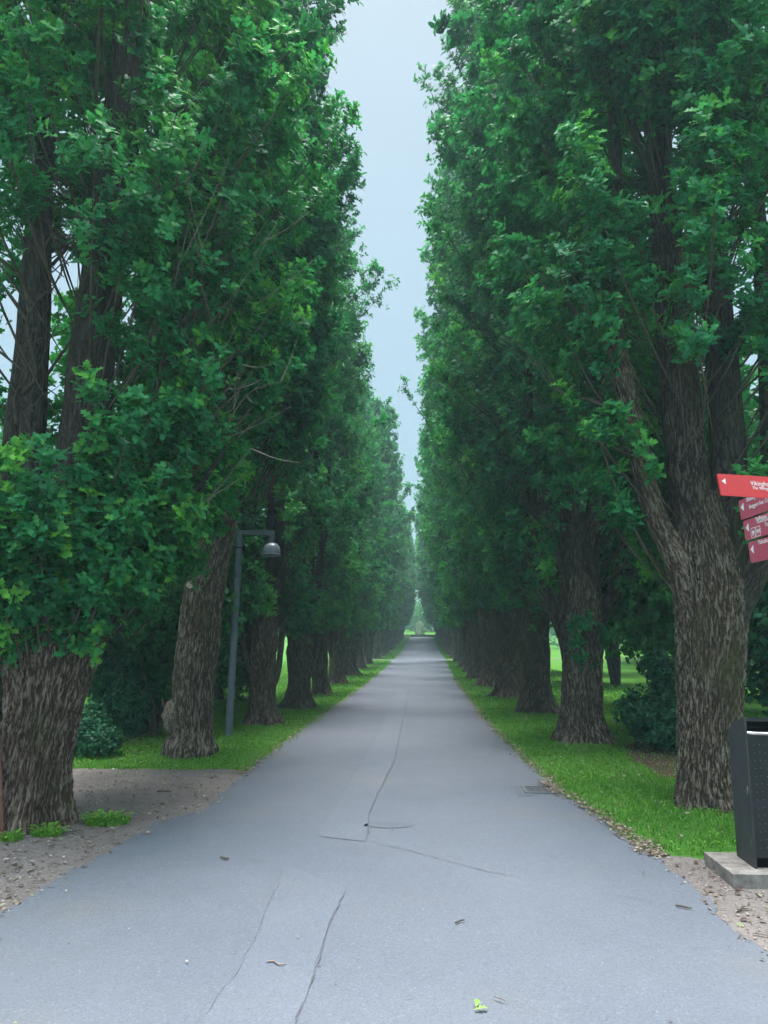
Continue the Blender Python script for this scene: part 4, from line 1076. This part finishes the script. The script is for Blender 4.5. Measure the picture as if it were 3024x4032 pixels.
# ------------------------------------------------------------------ sky and sun
SUN_EL, SUN_AZ = R(82), R(0)      # azimuth clockwise from +Y: almost overhead, in the plane of the avenue
def world():
    w = bpy.data.worlds.new('World'); SC.world = w; w.use_nodes = True
    nt = w.node_tree; nt.nodes.clear()
    N = lambda t, **k: nt.nodes.new(t)
    out = N('ShaderNodeOutputWorld'); add = N('ShaderNodeAddShader')
    sky = N('ShaderNodeTexSky'); sky.sky_type = 'NISHITA'; sky.sun_disc = False; sky.sun_elevation = SUN_EL; sky.sun_rotation = SUN_AZ; sky.dust_density = 3; sky.air_density = 1.0
    b1 = N('ShaderNodeBackground'); b1.inputs[1].default_value = .009; nt.links.new(sky.outputs[0], b1.inputs[0])
    tc = N('ShaderNodeTexCoord'); sep = N('ShaderNodeSeparateXYZ'); nt.links.new(tc.outputs['Generated'], sep.inputs[0])
    rmp = N('ShaderNodeValToRGB'); nt.links.new(sep.outputs['Z'], rmp.inputs[0])
    el = rmp.color_ramp.elements
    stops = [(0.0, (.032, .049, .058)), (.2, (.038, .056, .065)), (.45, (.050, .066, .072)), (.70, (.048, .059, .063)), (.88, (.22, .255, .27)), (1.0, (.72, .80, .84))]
    while len(el) < len(stops): el.new(.5)
    for e, (p, c) in zip(el, stops): e.position = p; e.color = (*c, 1)
    nz = N('ShaderNodeTexNoise'); nz.inputs['Scale'].default_value = 2.2; nz.inputs['Detail'].default_value = 5
    nt.links.new(tc.outputs['Generated'], nz.inputs['Vector'])
    nr = N('ShaderNodeMapRange'); nr.inputs['From Min'].default_value = .3; nr.inputs['From Max'].default_value = .7; nr.inputs['To Min'].default_value = .93; nr.inputs['To Max'].default_value = 1.07
    nt.links.new(nz.outputs['Fac'], nr.inputs[0])
    # broad glow added overhead round the hidden sun to brighten the road
    sd = (math.cos(SUN_EL) * math.sin(SUN_AZ), math.cos(SUN_EL) * math.cos(SUN_AZ), math.sin(SUN_EL))
    dot = N('ShaderNodeVectorMath'); dot.operation = 'DOT_PRODUCT'; nt.links.new(tc.outputs['Generated'], dot.inputs[0]); dot.inputs[1].default_value = sd
    mx = N('ShaderNodeMath'); mx.operation = 'MAXIMUM'; nt.links.new(dot.outputs['Value'], mx.inputs[0]); mx.inputs[1].default_value = 0
    pw = N('ShaderNodeMath'); pw.operation = 'POWER'; nt.links.new(mx.outputs[0], pw.inputs[0]); pw.inputs[1].default_value = 4
    ml = N('ShaderNodeMath'); ml.operation = 'MULTIPLY_ADD'; nt.links.new(pw.outputs[0], ml.inputs[0]); ml.inputs[1].default_value = .55; nt.links.new(nr.outputs[0], ml.inputs[2])
    vm = N('ShaderNodeVectorMath'); vm.operation = 'SCALE'; nt.links.new(rmp.outputs[0], vm.inputs[0]); nt.links.new(ml.outputs[0], vm.inputs['Scale'])
    ng = N('ShaderNodeMath'); ng.operation = 'MULTIPLY'; nt.links.new(sep.outputs['Y'], ng.inputs[0]); ng.inputs[1].default_value = -1  # sky behind the camera brightened, added fill for trunk and foliage fronts
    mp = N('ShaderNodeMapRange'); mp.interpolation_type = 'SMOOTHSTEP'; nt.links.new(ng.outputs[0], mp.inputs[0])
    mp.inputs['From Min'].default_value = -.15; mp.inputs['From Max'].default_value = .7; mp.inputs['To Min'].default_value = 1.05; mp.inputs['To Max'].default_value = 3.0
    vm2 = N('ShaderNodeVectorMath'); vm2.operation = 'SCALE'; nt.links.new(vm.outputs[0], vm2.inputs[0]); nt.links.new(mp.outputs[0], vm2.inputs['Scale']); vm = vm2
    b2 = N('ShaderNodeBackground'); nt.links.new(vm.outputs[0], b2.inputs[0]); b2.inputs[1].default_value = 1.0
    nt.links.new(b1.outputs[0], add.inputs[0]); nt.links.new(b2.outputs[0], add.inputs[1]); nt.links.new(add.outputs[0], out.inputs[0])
    l = bpy.data.lights.new('sun', 'SUN'); l.energy = 1.5; l.angle = R(26); l.color = (1, .97, .93)
    o = bpy.data.objects.new('sun', l); link(o)
    o.rotation_euler = Vector(sd).to_track_quat('Z', 'Y').to_euler()
world()

# ------------------------------------------------------------------ camera
cam = bpy.data.cameras.new('camera'); co = bpy.data.objects.new('camera', cam); link(co)
cam.sensor_fit = 'VERTICAL'; cam.sensor_height = 36; cam.sensor_width = 27; cam.lens = 1600 / 2212 * 36
cam.clip_end = 2000; cam.clip_start = .05
co.location = (0, 0, 1.6); co.rotation_euler = (R(90 + 9.3345), 0, R(2.8774))
SC.camera = co
SC.view_settings.view_transform = 'Standard'; SC.view_settings.look = 'None'; SC.view_settings.exposure = 2.75; SC.view_settings.gamma = 1
SC.render.engine = 'CYCLES'
c = SC.cycles
c.use_denoising = True
c.max_bounces = 6; c.diffuse_bounces = 4; c.glossy_bounces = 2; c.transmission_bounces = 3; c.volume_bounces = 0; c.transparent_max_bounces = 4
c.sample_clamp_indirect = 4
c.use_adaptive_sampling = True; c.adaptive_threshold = .02
